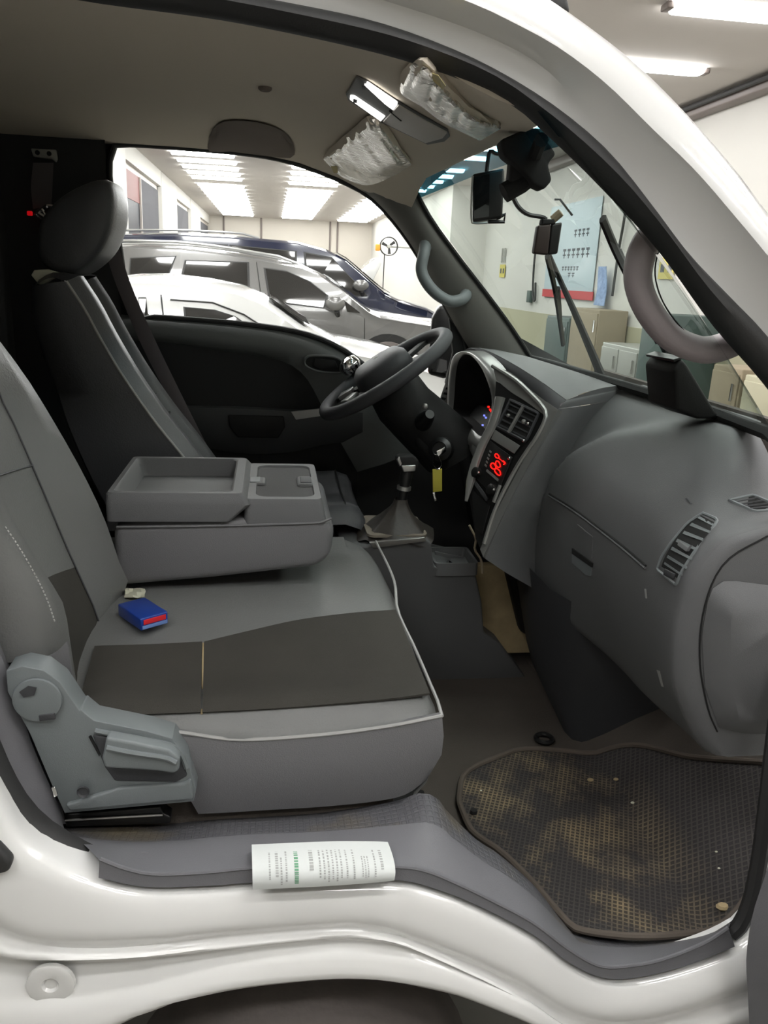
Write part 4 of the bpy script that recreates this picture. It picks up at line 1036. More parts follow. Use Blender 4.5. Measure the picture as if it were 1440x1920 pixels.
# ================================================================ driver seat
ds = thing('driver_seat', (-0.2, 1.2, 0.75), 'charcoal leather driver seat with light piping and headrest', 'seat')
fr_px = [(124, 527), (136, 545), (160, 582), (190, 638), (235, 712), (290, 790), (340, 852), (380, 905)]
re_px = [(66, 535), (68, 600), (84, 660), (104, 720), (130, 800), (160, 870), (190, 930), (215, 970)]
nF = crv(LY(fr_px, 0.985), 20); nR = crv(LY(re_px, 0.985), 20)
def along(dxy): return [Vector((a.x + dxy[0], dxy[1], a.z + dxy[2])) for a in nF]
nRi = shift(nR, (-0.02, 0.05, 0)); fRi = [Vector((a.x - 0.02, 1.24, a.z)) for a in nR]
side = obj('backrest_side', loft([nRi, nR, [a.lerp(b, 0.5) + Vector((0, -0.012, 0)) for a, b in zip(nR, nF)], nF]), 'leather_dk', ds, smooth=60)
bk = [nF, along((0.022, 1.01, 0.012)), along((0.028, 1.035, 0.012)), along((0.012, 1.06, 0.004)), along((-0.008, 1.075, -0.006)), along((-0.006, 1.14, -0.004)), along((-0.008, 1.19, -0.006)),
      along((0.008, 1.2, 0.004)), along((0.02, 1.215, 0.01)), along((0.014, 1.235, 0.008)), along((-0.02, 1.25, 0)), along((-0.09, 1.25, 0))]
obj('backrest_front', loft(bk + [fRi]), 'leather_md', ds, smooth=60)
top = [nR[0], nR[0].lerp(nF[0], 0.5) + Vector((0, 0, 0.012)), nF[0]]
obj('backrest_top', loft([crv([Vector((t_.x + (0.02 if 1.0 < y < 1.24 else 0) * (1 if i == 2 else 0), y, t_.z + (0.012 if 1.0 < y < 1.24 else 0))) for i, t_ in enumerate(top)], 6) for y in (0.985, 1.02, 1.08, 1.12, 1.18, 1.23, 1.25)]), 'leather_dk', ds, smooth=60)
obj('backrest_piping', tube(nF, 0.0035, 6), 'piping', ds)
for t in (11, 13):
    c0 = nF[t] + Vector((0.0, 0.09, -0.002))
    obj('cross_seam', tube([Vector((c0.x + 0.002, 1.08, c0.z)), Vector((c0.x + 0.004, 1.19, c0.z))], 0.003, 6), 'leather_dk', ds)
hr_ = crv(LY([(74, 486), (70, 440), (80, 405), (110, 372), (150, 348), (190, 336), (208, 348), (214, 385), (208, 430), (190, 470), (160, 500), (130, 516), (95, 508)], 1.06), 44, True)
hc = sum((v for v in hr_), Vector()) / 44
def hring(s, y): return [Vector((hc.x + (v.x - hc.x) * s, y, hc.z + (v.z - hc.z) * s)) for v in hr_]
obj('headrest', loft([hring(0.2, 1.045), hring(0.8, 1.045), hring(0.94, 1.052), hring(1.0, 1.07), hring(1.03, 1.1), hring(1.04, 1.16), hring(1.03, 1.22), hring(1.0, 1.255), hring(0.9, 1.27), hring(0.2, 1.27)], closed_u=True, cap=True), 'leather_dk', ds, smooth=70)
for y in (1.1, 1.21):
    a = PY(118, 520, y)
    obj('headrest_post', tube([a + Vector((0, 0, -0.05)), a + Vector((0, 0, 0.05))], 0.006, 8), 'chrome', ds)
obj('seat_back_flap', bevel(prism(LY([(58, 516), (64, 506), (88, 505), (112, 512), (116, 520), (100, 522), (80, 534), (72, 533)], 1.02), (0, 0.02, 0)), 0.002), 'cream', ds)
# cushion: rear edge at the backrest, front under the steering wheel
cs = []
for y in (0.965, 0.975, 0.99, 1.03, 1.07, 1.2, 1.33, 1.37, 1.4, 1.41):
    e = 0.03 if y in (0.965, 1.41) else (0.012 if y in (0.975, 1.4) else 0)
    bol = 0.014 if (0.985 < y < 1.05 or 1.35 < y < 1.405) else 0
    cs.append([Vector((x, y, z - e + bol)) for x, z in ((-0.4, 0.95), (-0.2, 0.955), (0.0, 0.96), (0.12, 0.965), (0.19, 0.968), (0.228, 0.955), (0.243, 0.93), (0.246, 0.9), (0.235, 0.86), (0.2, 0.82), (0.2, 0.72))])
obj('cushion', loft(cs), 'leather_dk', ds, smooth=60)
obj('cushion_seam', tube([(0.19, 0.99, 0.979), (0.192, 1.03, 0.981), (0.194, 1.2, 0.968), (0.194, 1.38, 0.98)], 0.003, 6), 'black', ds)
obj('seat_base', bevel(bb(-0.45, 0.18, 1.0, 1.38, 0.7, 0.86), 0.02), 'softblack', ds)

# driver seat belt
sb = thing('seat_belt', (-0.35, 1.40, 1.0), 'dark seat belt strap running down past the driver seat', 'seat belt')
ba = LY([(190, 440), (203, 490), (222, 545), (262, 640), (310, 735), (352, 815), (378, 862)], [1.40, 1.39, 1.38, 1.37, 1.36, 1.35, 1.34])
bbk = LY([(215, 440), (231, 490), (250, 545), (292, 640), (338, 735), (378, 815), (403, 862)], [1.40, 1.39, 1.38, 1.37, 1.36, 1.35, 1.34])
obj('strap', sheet([crv(ba, 24), [a.lerp(b, .5) + Vector((0, -0.004, 0)) for a, b in zip(crv(ba, 24), crv(bbk, 24))], crv(bbk, 24)], 0.002), 'belt', sb, smooth=60)
obj('strap', sheet([crv(LY([(62, 305), (58, 350), (62, 392)], 1.40), 8), crv(LY([(100, 305), (98, 350), (96, 385)], 1.40), 8)], 0.002), 'belt', sb)
gd = obj('upper_anchor', bevel(prism(LY([(57, 278), (104, 280), (107, 298), (104, 304), (96, 298), (62, 294)], 1.405), (0, 0.015, 0)), 0.003), 'steel', sb)
for q in ((70, 286), (92, 288)):
    obj('anchor_hole', lathe(PY(q[0], q[1], 1.403), (0, -1, 0), [(0.006, -0.002), (0.006, 0.001)], 12), 'gap', gd)
obj('guide_ring', tube(crv(LY([(68, 402), (80, 392), (92, 386), (108, 392), (104, 406), (100, 420), (84, 414)], 1.39), 24, True), 0.006, 8, closed=True), 'chrome', sb)
obj('guide_bar', tube(LY([(72, 400), (100, 418)], 1.385), 0.007, 8), 'chrome', sb)
obj('guide_bar', tube(LY([(78, 392), (88, 408)], 1.385), 0.004, 8), 'chrome', sb)
obj('red_reflector', bevel(box(PY(56, 400, 1.385), (0.014, 0.008, 0.012)), 0.003), mat('red_reflector', S(225, 20, 30), 0.3, emit=S(255, 20, 30), estr=0.25), sb)

# ================================================================ dashboard
dash = thing('dashboard', (0.75, 0.75, 0.8), 'grey moulded dashboard with glovebox, air vents and centre stack', 'dashboard')
PN = [(.735, .80), (.72, .814), (.69, .86), (.66, .92), (.646, .98), (.641, 1.03), (.645, 1.08), (.652, 1.119), (.672, 1.155), (.696, 1.181), (.735, 1.196), (.773, 1.204), (.84, 1.21)]
PM = [(.72, .802), (.70, .815), (.68, .86), (.66, .93), (.65, 1.0), (.65, 1.06), (.658, 1.12), (.672, 1.17), (.695, 1.215), (.72, 1.255), (.75, 1.29), (.785, 1.32), (.83, 1.334)]
PFAR = [(.68, .80), (.655, .815), (.648, .86), (.642, .93), (.64, 1.0), (.643, 1.06), (.652, 1.12), (.668, 1.17), (.69, 1.215), (.715, 1.255), (.745, 1.29), (.78, 1.32), (.83, 1.334)]
def pod_top(y): return ip(y, [(0.1, 1.40), (0.25, 1.335), (0.39, 1.312), (0.52, 1.285), (0.64, 1.245), (0.73, 1.19), (0.78, 1.12), (0.80, 1.0), (0.82, 0.8)])
def dprof(y):
    a = sm((y - 0.12) / 0.2); b = sm((y - 0.35) / 0.45)
    c = crv([Vector((n[0] + (m_[0] - n[0]) * a + (f[0] - m_[0]) * b, y, n[1] + (m_[1] - n[1]) * a + (f[1] - m_[1]) * b)) for n, m_, f in zip(PN, PM, PFAR)], 54)
    for v in c:
        d = v.z - pod_top(y)
        v.x += 0.034 * sm((d + 0.010) / 0.026)
    return c
ysd = [0.12 + 0.68 * k / 52 for k in range(53)]
dg_ = [dprof(y) for y in ysd]
fin = [(Vector((v.x + 0.006, 0.112, v.z))) for v in dg_[0]]
body = obj('passenger_body', loft([[Vector((v.x + 0.02, 0.108, v.z)) for v in dg_[0]], fin] + dg_), 'dash', dash, smooth=60)
def dsurf(px, py, e=0.0):
    """pixel on the passenger face: march along the ray to the lofted face"""
    def f(p):
        y = min(max(p.y, 0.12), 0.80)
        c = PC.setdefault(round(y * 200), None)
        if c is None:
            c = dprof(round(y * 200) / 200.0); PC[round(y * 200)] = c
        # signed: positive when the point lies forward of the face at its height (or under the deck)
        zz = p.z
        best = None
        for a, b in zip(c, c[1:]):
            if (a.z - zz) * (b.z - zz) <= 0 and abs(b.z - a.z) > 1e-9:
                best = a.x + (b.x - a.x) * (zz - a.z) / (b.z - a.z); break
        if best is None: best = 9.0 if zz > c[-1].z else c[0].x
        return p.x - best + e
    return PF(px, py, f, 0.9, 2.6)
PC = {}
# glovebox seam, catch
gl = crv([dsurf(a, b, 0.0015) for a, b in [(1030, 926), (1080, 957), (1140, 1002), (1180, 1034), (1211, 1061)]], 20)
obj('glovebox_gap', tube(gl, 0.0022, 6), 'gap', dash)
obj('glovebox_lip', tube(shift(gl, (-0.001, 0, -0.004)), 0.0025, 6), 'dash', dash)
q = [dsurf(a, b, 0.002) for a, b in [(1083, 984), (1112, 1008), (1107, 1078), (1072, 1050)]]
gc = obj('glovebox_catch', loft([[q[0], q[0].lerp(q[1], .5), q[1]], [q[0].lerp(q[3], .62), q[0].lerp(q[2], .56) , q[1].lerp(q[2], .62)]]), 'dash', dash)
q2 = [dsurf(a, b, 0.003) for a, b in [(1072, 1036), (1109, 1062), (1106, 1080), (1098, 1078), (1072, 1055)]]
obj('catch_pocket', prism(q2, (0.004, 0, 0)), 'handle', gc, smooth=0)
obj('catch_shadow_gap', prism([dsurf(a, b, 0.004) for a, b in [(1072, 1028), (1110, 1056), (1109, 1064), (1072, 1038)]], (0.003, 0, 0)), 'gap', gc, smooth=0)
obj('catch_edge', tube([q[0], q[1]], 0.0016, 6), 'dash', gc)
obj('catch_edge', tube([q[1], q[1].lerp(q[2], .55)], 0.0012, 6), 'dash', gc)
# near end cap of the dash, with the raised panel
ne = dg_[0]
ec = [Vector((v.x + 0.0, 0.115, v.z)) for v in ne]
capp = [[Vector((v.x + 0.012, 0.105, v.z)) for v in ne], [Vector((v.x + 0.03, 0.10, v.z)) for v in ne], [Vector((0.95, 0.10, v.z)) for v in ne]]
obj('end_cap', loft([fin] + capp), 'dash', dash, smooth=60)
seamp = crv([PY(a, b, 0.099) for a, b in [(1440, 1005), (1370, 1045), (1335, 1095), (1315, 1170), (1313, 1250), (1328, 1330), (1345, 1372)]], 24)
obj('cap_gap', tube(seamp, 0.0014, 6), 'gap', dash)
ip_ = [(1348, 1364), (1322, 1290), (1316, 1190), (1330, 1112), (1345, 1092), (1368, 1088), (1440, 1097), (1520, 1110), (1520, 1372), (1400, 1376)]
ip2 = [(1386, 1350), (1374, 1290), (1370, 1210), (1371, 1160), (1376, 1145), (1392, 1142), (1440, 1146), (1520, 1150), (1520, 1352), (1420, 1356)]
A_ = crv(LY(ip_, 0.098), 40, True, False); B_ = crv(LY(ip2, 0.066), 40, True, False)
obj('fuse_cover', loft([A_, B_], closed_u=True, cap=True), 'dash', dash, smooth=50)
# near vent with louvres and thumbwheel
vT = [(1318, 962), (1346, 974), (1340, 985), (1302, 1035), (1278, 1072), (1268, 1097), (1232, 1068), (1240, 1045), (1258, 1018), (1290, 980)]
fr0 = crv([dsurf(a, b, 0.001) for a, b in vT], 44, True, False)
cc = sum((v for v in fr0), Vector()) / 44
vf_ = obj('side_vent', tube(fr0, 0.0028, 6, closed=True), 'handle', dash)
vl_ = [(1314, 966), (1290, 982), (1276, 998), (1262, 1017), (1246, 1045), (1240, 1062)]; vr_ = [(1341, 980), (1331, 996), (1316, 1015), (1302, 1034), (1282, 1068), (1272, 1086)]
obj('vent_throat', loft([crv([dsurf(a[0] + (b[0] - a[0]) * t, a[1] + (b[1] - a[1]) * t, 0.0015) for a, b in zip(vl_, vr_)], 12) for t in (0, .33, .67, 1)]), 'gap', vf_, smooth=0)
for i, (a, b, c, d) in enumerate([((1312, 968), (1341, 984), (1336, 990), (1303, 974)), ((1297, 980), (1331, 995), (1326, 1003), (1288, 990)), ((1283, 995), (1318, 1009), (1313, 1018), (1276, 1006)),
                                  ((1270, 1010), (1305, 1027), (1301, 1036), (1264, 1021)), ((1260, 1025), (1296, 1045), (1292, 1053), (1255, 1036)), ((1252, 1041), (1286, 1062), (1283, 1070), (1248, 1050)), ((1246, 1054), (1278, 1076), (1275, 1082), (1243, 1061))]):
    obj('louvre', prism([dsurf(*s, 0.003) for s in (a, b, (b[0] + (c[0] - b[0]) * .5, b[1] + (c[1] - b[1]) * .5), (a[0] + (d[0] - a[0]) * .5, a[1] + (d[1] - a[1]) * .5))], (0.010, 0, -0.003)), 'handle', vf_, smooth=0)
obj('vent_wheel', bevel(prism([dsurf(*s, 0.004) for s in [(1245, 1066), (1264, 1076), (1260, 1086), (1243, 1078)]], (0.01, 0, 0)), 0.001), 'dash_dark', vf_)
obj('vent_tab', bevel(prism([dsurf(*s, 0.007) for s in [(1272, 1014), (1290, 1028), (1294, 1022), (1286, 1034), (1270, 1022)]], (0.008, 0, 0)), 0.001), 'dash', vf_)
# small demister grille on top
dm = obj('demister_grille', tube(crv([dsurf(a, b, 0.001) for a, b in [(1368, 938), (1412, 928), (1452, 945), (1470, 955), (1415, 959)]], 24, True, False), 0.003, 6, closed=True), 'handle', dash)
obj('grille_throat', prism([dsurf(a, b, 0.0005) for a, b in [(1372, 939), (1412, 930), (1465, 954), (1415, 957)]], (0.001, 0, 0)), 'gap', dm, smooth=0)
for i in range(4):
    t = (i + 0.7) / 4.6
    a = dsurf(1372 + 43 * t, 939 + 18 * t, 0.002); b = dsurf(1412 + 50 * t, 930 + 24 * t, 0.002)
    obj('grille_bar', tube([a, b], 0.0018, 6), 'dash_dark', dm)
obj('deck_scuff', prism([dsurf(a, b, 0.0008) for a, b in [(1284, 935), (1288, 934), (1298, 944), (1295, 945)]], (0.0004, 0, 0)), 'dash_dark', dash, smooth=0)

for pts in ([(1231, 1256), (1237, 1258), (1244, 1288), (1240, 1287)], [(1208, 1104), (1211, 1104), (1213, 1122), (1210, 1122)]):
    obj('scuff_mark', prism([dsurf(a, b, 0.0009) for a, b in pts], (0.0004, 0, 0)), 'piping', dash, smooth=0)
# upper deck on the driver side
D1 = crv(LY([(862, 668), (870, 657), (886, 651), (915, 658), (960, 681), (1010, 712), (1062, 750)], [1.42, 1.4, 1.34, 1.2, 1.06, .93, .80]), 30)
WB = [Vector((gx(y, 0) + 0.005, y, 1.332)) for y in [1.43 - 0.63 * k / 29 for k in range(30)]]
obj('upper_deck', loft([D1, [a.lerp(b, .3) + Vector((0, 0, .006)) for a, b in zip(D1, WB)], [a.lerp(b, .65) + Vector((0, 0, .006)) for a, b in zip(D1, WB)], WB]), 'dash', dash, smooth=60)
D2 = crv(LY([(860, 674), (872, 662), (890, 661), (924, 684), (967, 711), (1010, 742), (1047, 768)], [1.42, 1.4, 1.32, 1.15, 1.02, .9, .79]), 30)
obj('hood_band', loft([shift(D1, (0, 0, -0.001)), [a.lerp(b, .5) + Vector((-0.004, 0, 0.003)) for a, b in zip(D1, D2)], D2]), 'dash_dark', dash, smooth=60)
# flank of the centre stack
stE = crv(LY([(905, 1044), (930, 992), (960, 932), (1000, 852), (1047, 766)], [.785, .785, .785, .787, .79]), 54)
lastc = dg_[-1]
lw = [v for v in lastc if v.z < 1.30]
lw = crv(lw, 54, False, False)
fl1 = [a.lerp(b, .35) + Vector((0.0, -0.012, 0)) for a, b in zip(stE, lw)]
fl2 = [a.lerp(b, .75) + Vector((0.004, 0.0, 0)) for a, b in zip(stE, lw)]
obj('stack_flank', loft([shift(stE, (0.004, 0.012, 0)), stE, [a.lerp(b, .08) + Vector((0, -0.007, 0)) for a, b in zip(stE, lw)], fl1, fl2, lw]), 'dash', dash, smooth=60)
tri = [v for v in lastc if v.z >= 1.285]
obj('deck_fill', loft([crv([D1[-1], D1[-1].lerp(WB[-1], .5) + Vector((0, 0, .006)), WB[-1]], 12), crv(tri, 12, False, False)]), 'dash', dash, smooth=60)
obj('flank_corner', loft([crv([stE[-1], D1[-1]], 12), crv(tri, 12, False, False)]), 'dash', dash, smooth=60)
# centre stack plane
sA, sB, sC = PY(1045, 765, .785), PY(905, 1042, .785), PY(925, 722, 1.0)
sN = (sB - sA).cross(sC - sA).normalized()
if sN.x > 0: sN = -sN
def ST(px, py, off=0.0):
    d = ray(px, py); o = sA + sN * off
    t = (o - CAM).dot(sN) / d.dot(sN); return CAM + d * t
def STL(pts, off=0.0): return [ST(a, b, off) for a, b in pts]
stack = obj('centre_stack', prism(STL([(930, 715), (960, 728), (1012, 758), (1040, 772), (1006, 830), (950, 938), (906, 1042), (892, 1010), (880, 930), (905, 850), (925, 790)], 0.0), -sN * 0.10), 'black', dash, smooth=0)
# silver surround
obj('silver_ridge', tube(crv(STL([(924, 686), (967, 713), (999, 743), (1018, 764), (1024, 782), (1007, 819), (980, 859), (955, 902), (928, 958), (908, 1020)], 0.004), 40), 0.006, 8), 'silver', stack)
sr = crv(STL([(1047, 768), (1010, 838), (975, 902), (940, 972), (906, 1044)], 0.002), 24); sr2 = crv(STL([(1030, 768), (998, 832), (965, 894), (930, 962), (900, 1030)], 0.004), 24)
obj('silver_side', loft([shift(sr, -sN * 0.02), sr, sr2]), 'silver', stack)
bt = [STL([(924, 686), (960, 700), (1000, 735), (1045, 768)], 0.003), STL([(930, 712), (958, 735), (985, 752), (1020, 778)], 0.004)]
obj('silver_brow', loft([crv(bt[0], 12), crv(bt[1], 12)]), 'silver', stack, smooth=60)
bar = crv(STL([(938, 745), (926, 790), (905, 832), (889, 875), (877, 925), (874, 940)], 0.012), 22)
obj('silver_bar', tube(bar, [0.014, 0.0135] + [0.012] * 16 + [0.010, 0.008, 0.006, 0.004], 8, flat=0.6), 'silver', stack)
# centre vent: frame, divider, slats
vq = [(957, 750), (1010, 775), (986, 828), (932, 800)]
def vq_at(u, v):
    a = Vector((vq[0][0] + (vq[1][0] - vq[0][0]) * u, vq[0][1] + (vq[1][1] - vq[0][1]) * u)); b = Vector((vq[3][0] + (vq[2][0] - vq[3][0]) * u, vq[3][1] + (vq[2][1] - vq[3][1]) * u))
    return tuple(a.lerp(b, v))
vent = obj('centre_vent', tube(crv(STL([vq_at(0, 0), vq_at(.5, 0), vq_at(1, 0), vq_at(1, .5), vq_at(1, 1), vq_at(.5, 1), vq_at(0, 1), vq_at(0, .5)], 0.004), 40, True, False), 0.004, 6, closed=True), 'dash_dark', stack)
obj('vent_throat', prism(STL(vq, 0.0012), sN * 0.0003), 'gap', vent, smooth=0)
obj('vent_divider', tube(STL([vq_at(.46, 0), vq_at(.40, 1)], 0.007), 0.005, 6), 'silver', vent)
for i in range(5):
    v0 = (i + 0.55) / 5.2
    obj('vent_slat', prism(STL([vq_at(.03, v0), vq_at(.42, v0), vq_at(.42, v0 + .05), vq_at(.03, v0 + .06)], 0.004), -sN * 0.01), 'dash_dark', vent, smooth=0)
    obj('vent_slat', prism(STL([vq_at(.49, v0), vq_at(.95, v0), vq_at(.95, v0 + .05), vq_at(.49, v0 + .05)], 0.004), -sN * 0.01), 'dash_dark', vent, smooth=0)
obj('vent_tab', ball(ST(*vq_at(.68, .45), 0.008), 0.006, 10), 'silver', vent)
obj('vent_tab', ball(ST(*vq_at(.16, .5), 0.008), 0.005, 10), 'silver', vent)
for a, b in ((990, 794), (982, 826), (955, 859)):
    obj('chrome_clip', ball(ST(a, b, 0.008), 0.0045, 10), 'chrome', stack)
obj('coin_slot', bevel(prism(STL([(929, 806), (976, 836), (965, 851), (922, 824)], 0.003), sN * 0.003), 0.001), 'silver', stack)
hv = obj('climate_panel', bevel(prism(STL([(919, 826), (962, 858), (932, 934), (888, 892)], 0.002), sN * 0.004), 0.001), 'black', stack)
def led(pts, r=0.0016, cl=False): obj('display_digit', tube(crv(STL(pts, 0.0085), 12, cl), r * 0.75, 6, closed=cl), 'red_led', hv)
led([(929, 851), (933, 852), (936, 858), (932, 859), (928, 855)], 0.0016, True)
led([(934, 858), (946, 868)], 0.0012); led([(943, 864), (947, 868), (944, 871)], 0.0018)
led([(931, 864), (936, 867), (938, 875), (933, 876), (929, 870)], 0.0018, True)
led([(921, 869), (926, 869), (930, 877), (926, 880), (920, 875)], 0.0018, True)
led([(930, 878), (937, 883), (938, 891), (933, 890), (927, 882)], 0.0018, True)
obj('display_shelf', prism(STL([(914, 880), (936, 899), (934, 903), (912, 884)], 0.007), sN * 0.002), 'silver', hv, smooth=0)
for i in range(5):
    obj('panel_button', prism(STL([(919 - i * 2.2, 844 + i * 6.5), (922 - i * 2.2, 847 + i * 6.5), (921 - i * 2.2, 850 + i * 6.5), (918 - i * 2.2, 847 + i * 6.5)], 0.007), sN * 0.002), 'silver', hv, smooth=0)
for a, b in ((896, 887), (925, 919)):
    kn = obj('control_knob', lathe(ST(a, b, 0.005), sN, [(0.014, 0), (0.013, 0.012), (0.010, 0.014)], 20), 'black', hv)
    obj('knob_marker', ball(ST(a + 1, b - 1, 0.02), 0.004, 10), 'chrome', kn)
obj('panel_rim', prism(STL([(886, 902), (890, 898), (916, 934), (913, 940)], 0.004), sN * 0.004), 'dash_dark', stack, smooth=0)
obj('ashtray', bevel(prism(STL([(884, 915), (920, 948), (906, 1002), (892, 990)], 0.001), sN * 0.003), 0.001), 'black', stack)
obj('lower_silver_clip', tube(STL([(938, 910), (926, 942)], 0.006), 0.005, 6), 'silver', stack)
# instrument hood
rin_px = [(850, 777), (852, 744), (855, 700), (861, 675), (874, 665), (889, 671), (905, 692), (917, 723), (924, 752), (921, 784), (905, 818), (880, 800), (862, 784)]
rin_y = [1.36, 1.37, 1.37, 1.34, 1.27, 1.2, 1.12, 1.06, 1.03, 1.02, 1.05, 1.18, 1.3]
rout_px = [(843, 800), (842, 744), (847, 692), (854, 668), (870, 658), (893, 660), (918, 680), (936, 708), (946, 748), (934, 798), (908, 846), (878, 838), (852, 808)]
rout_y = [1.39, 1.41, 1.41, 1.38, 1.29, 1.2, 1.1, 1.03, .995, .985, .995, 1.14, 1.3]
ri = crv(LY(rin_px, rin_y), 52, True); ro_ = crv(LY(rout_px, rout_y), 52, True)
hm = [a.lerp(b, .5) + Vector((-0.012, 0, 0.002)) for a, b in zip(ri, ro_)]
hood = obj('cluster_bezel', loft([shift(ro_, (0.03, 0, 0)), ro_, [a.lerp(b, .5) + Vector((-0.004, 0, 0)) for a, b in zip(ro_, hm)], hm, [a.lerp(b, .5) + Vector((-0.004, 0, 0)) for a, b in zip(ri, hm)], ri], closed_u=True), 'silver', dash, smooth=60)
ric = sum((v for v in ri), Vector()) / 52
deep = [ric + (v - ric) * 0.85 + Vector((0.10, 0, -0.01)) for v in ri]
obj('cluster_cavity', loft([ri, [a.lerp(b, .5) for a, b in zip(ri, deep)], deep], closed_u=True, cap=False), 'black_matte', hood, smooth=60)
obj('cluster_face', loft([deep, [sum((v for v in deep), Vector()) / 52] * 52], closed_u=True), 'black', hood)
for (a, b, mtl) in ((916, 763, 'red_led'), (919, 768, 'red_led'), (921, 771, 'red_led'), (908, 779, 'blue_led'), (911, 783, 'blue_led'), (905, 797, 'blue_led')):
    c0 = PY(a, b, 1.045)
    obj('gauge_light', box(c0 + Vector((0.0, 0.0, 0)), (0.004, 0.006, 0.004)), mtl, hood, smooth=0)
la = LY([(850, 781), (866, 787), (885, 803), (903, 823)], [1.35, 1.28, 1.16, 1.05]); lb = LY([(848, 800), (864, 816), (878, 838), (890, 864)], [1.34, 1.26, 1.13, 1.02])
obj('silver_lip', loft([crv(la, 14), [a.lerp(b, .5) + Vector((-0.008, 0, 0.002)) for a, b in zip(crv(la, 14), crv(lb, 14))], crv(lb, 14)]), 'silver', dash, smooth=60)
# driver side vent plate
vp = obj('driver_vent', bevel(prism(LY([(853, 690), (846, 692), (836, 714), (822, 755), (830, 769), (845, 742), (851, 715)], 1.425), (0.01, 0.02, 0)), 0.002), 'silver', dash)
for i in range(4):
    x0 = 840 - i * 4.2; y0 = 726 + i * 9.2
    obj('vent_slot', prism(LY([(x0 - 3, y0), (x0 + 5, y0 + 2), (x0 + 3, y0 + 6), (x0 - 5, y0 + 4)], 1.4235), (0, 0.001, 0)), 'gap', vp, smooth=0)
obj('vent_knob', lathe(PY(844, 708, 1.424), (-0.3, -1, 0.2), [(0.008, 0), (0.008, 0.006), (0.004, 0.008)], 14), 'dash_dark', vp)
# dark lower parts
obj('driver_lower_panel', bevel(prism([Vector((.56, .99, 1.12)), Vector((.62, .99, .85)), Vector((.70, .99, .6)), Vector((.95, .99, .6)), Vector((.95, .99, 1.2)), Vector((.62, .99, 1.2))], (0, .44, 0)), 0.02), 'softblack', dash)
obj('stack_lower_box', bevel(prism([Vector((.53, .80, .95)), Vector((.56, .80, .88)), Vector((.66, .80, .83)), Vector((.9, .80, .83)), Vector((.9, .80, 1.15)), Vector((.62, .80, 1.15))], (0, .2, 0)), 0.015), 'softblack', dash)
obj('stack_wire', tube(crv(LY([(880, 985), (892, 1010), (890, 1030), (902, 1050), (905, 1075)], .84), 14), 0.003, 6), 'cardboard', dash)
hb = []
for t, k in ((0.0, .3), (.06, .09), (.16, .035), (.34, .006), (.7, 0), (.9, .006), (1.0, .03), (1.0, .3)):
    hb.append([Vector((x + k, (.48 + .16 * (.88 - z) / .41) + (yf - (.48 + .16 * (.88 - z) / .41)) * t, z)) for x, z, yf in ((.63, .88, 1.0), (.645, .8, 1.0), (.685, .62, .975), (.70, .56, .94), (.735, .471, .745))])
obj('heater_box', loft(hb), 'dash_dark', dash, smooth=60)
obj('insulation', bevel(prism([Vector((.54, 1.03, .80)), Vector((.56, 1.03, .53)), Vector((.93, 1.03, .53)), Vector((.93, 1.03, .80))], (0, .03, 0)), 0.004), 'beige', dash)

# black device standing on the dash
dv = thing('dash_device', PY(1280, 780, 0.38), 'black wedge shaped device standing on the dashboard by the windshield', 'device')
nf = LY([(1264, 694), (1280, 672), (1290, 684), (1352, 786), (1310, 786), (1270, 770)], 0.375)
obj('housing', bevel(prism(nf, (-0.008, 0.105, 0.0)), 0.007, 3), 'softblack', dv)
obj('top_plate', bevel(prism(LY([(1262, 674), (1281, 668), (1282, 672), (1264, 679)], 0.38), (-0.008, 0.095, 0)), 0.001), 'black', dv)

# ================================================================ steering column, wheel
yW = 1.2
pA_, pB_ = PY(611, 773, yW), PY(833, 627, yW)
W = (pA_ + pB_) / 2; R_ = (pB_ - pA_).length / 2
e1 = (pB_ - pA_).normalized(); e1.y = 0; e1.normalize(); e2 = Vector((0, 1, 0)); nW = e1.cross(e2)
if nW.z < 0: nW = -nW
def wp(a, r, h=0.0): return W + (e1 * math.cos(a) + e2 * math.sin(a)) * r + nW * h
col = thing('steering_column', W - nW * 0.2, 'dark steering column shroud below the steering wheel', 'steering column')
cr = []
for h, ra, rb in ((-0.035, 0.05, 0.055), (-0.05, 0.075, 0.075), (-0.10, 0.08, 0.085), (-0.16, 0.085, 0.09), (-0.24, 0.09, 0.09), (-0.30, 0.095, 0.095)):
    c0 = W + nW * h + e1 * (0.0 if h > -0.1 else (-(h + 0.1)) * 0.25)
    cr.append([c0 + e1 * (ra * math.cos(2 * math.pi * k / 24)) + e2 * (rb * math.sin(2 * math.pi * k / 24)) for k in range(24)])
sh = obj('shroud', loft(cr, closed_u=True, cap=True), 'softblack', col, smooth=50)
sp = PY(795, 795, 1.10)
st_ = obj('stalk', lathe(sp + Vector((0, 0.02, 0)), (0.1, -1, 0.55), [(0.022, -0.02), (0.024, 0.01), (0.018, 0.05), (0.012, 0.07)], 18), 'black', col)
obj('stalk_tip', ball(PY(797, 762, 1.05), 0.008, 10), 'silver', st_)
ig = PY(825, 842, 1.09)
igo = obj('ignition_bezel', lathe(ig, (-0.5, -0.9, 0.25), [(0.034, -0.02), (0.032, 0.0), (0.02, 0.008), (0.018, 0.004)], 24), 'black', col)
obj('left_stalk', tube([W - nW * 0.06 + e2 * 0.06, W - nW * 0.05 + e2 * 0.2 + e1 * 0.02], 0.008, 8), 'black', col)
obj('column_cowl', bevel(prism(LY([(770, 800), (808, 768), (850, 800), (872, 832), (866, 858), (846, 880), (812, 872), (780, 835)], 1.12), (0, 0.16, 0)), 0.015), 'softblack', col)
key = thing('ignition_key', PY(825, 842, 1.06), 'key in the ignition with yellow tag hanging from its ring', 'key')
obj('key_blade', bevel(prism(LY([(818, 846), (834, 838), (837, 846), (822, 856)], 1.055), (0, 0.006, 0)), 0.001), 'chrome', key)
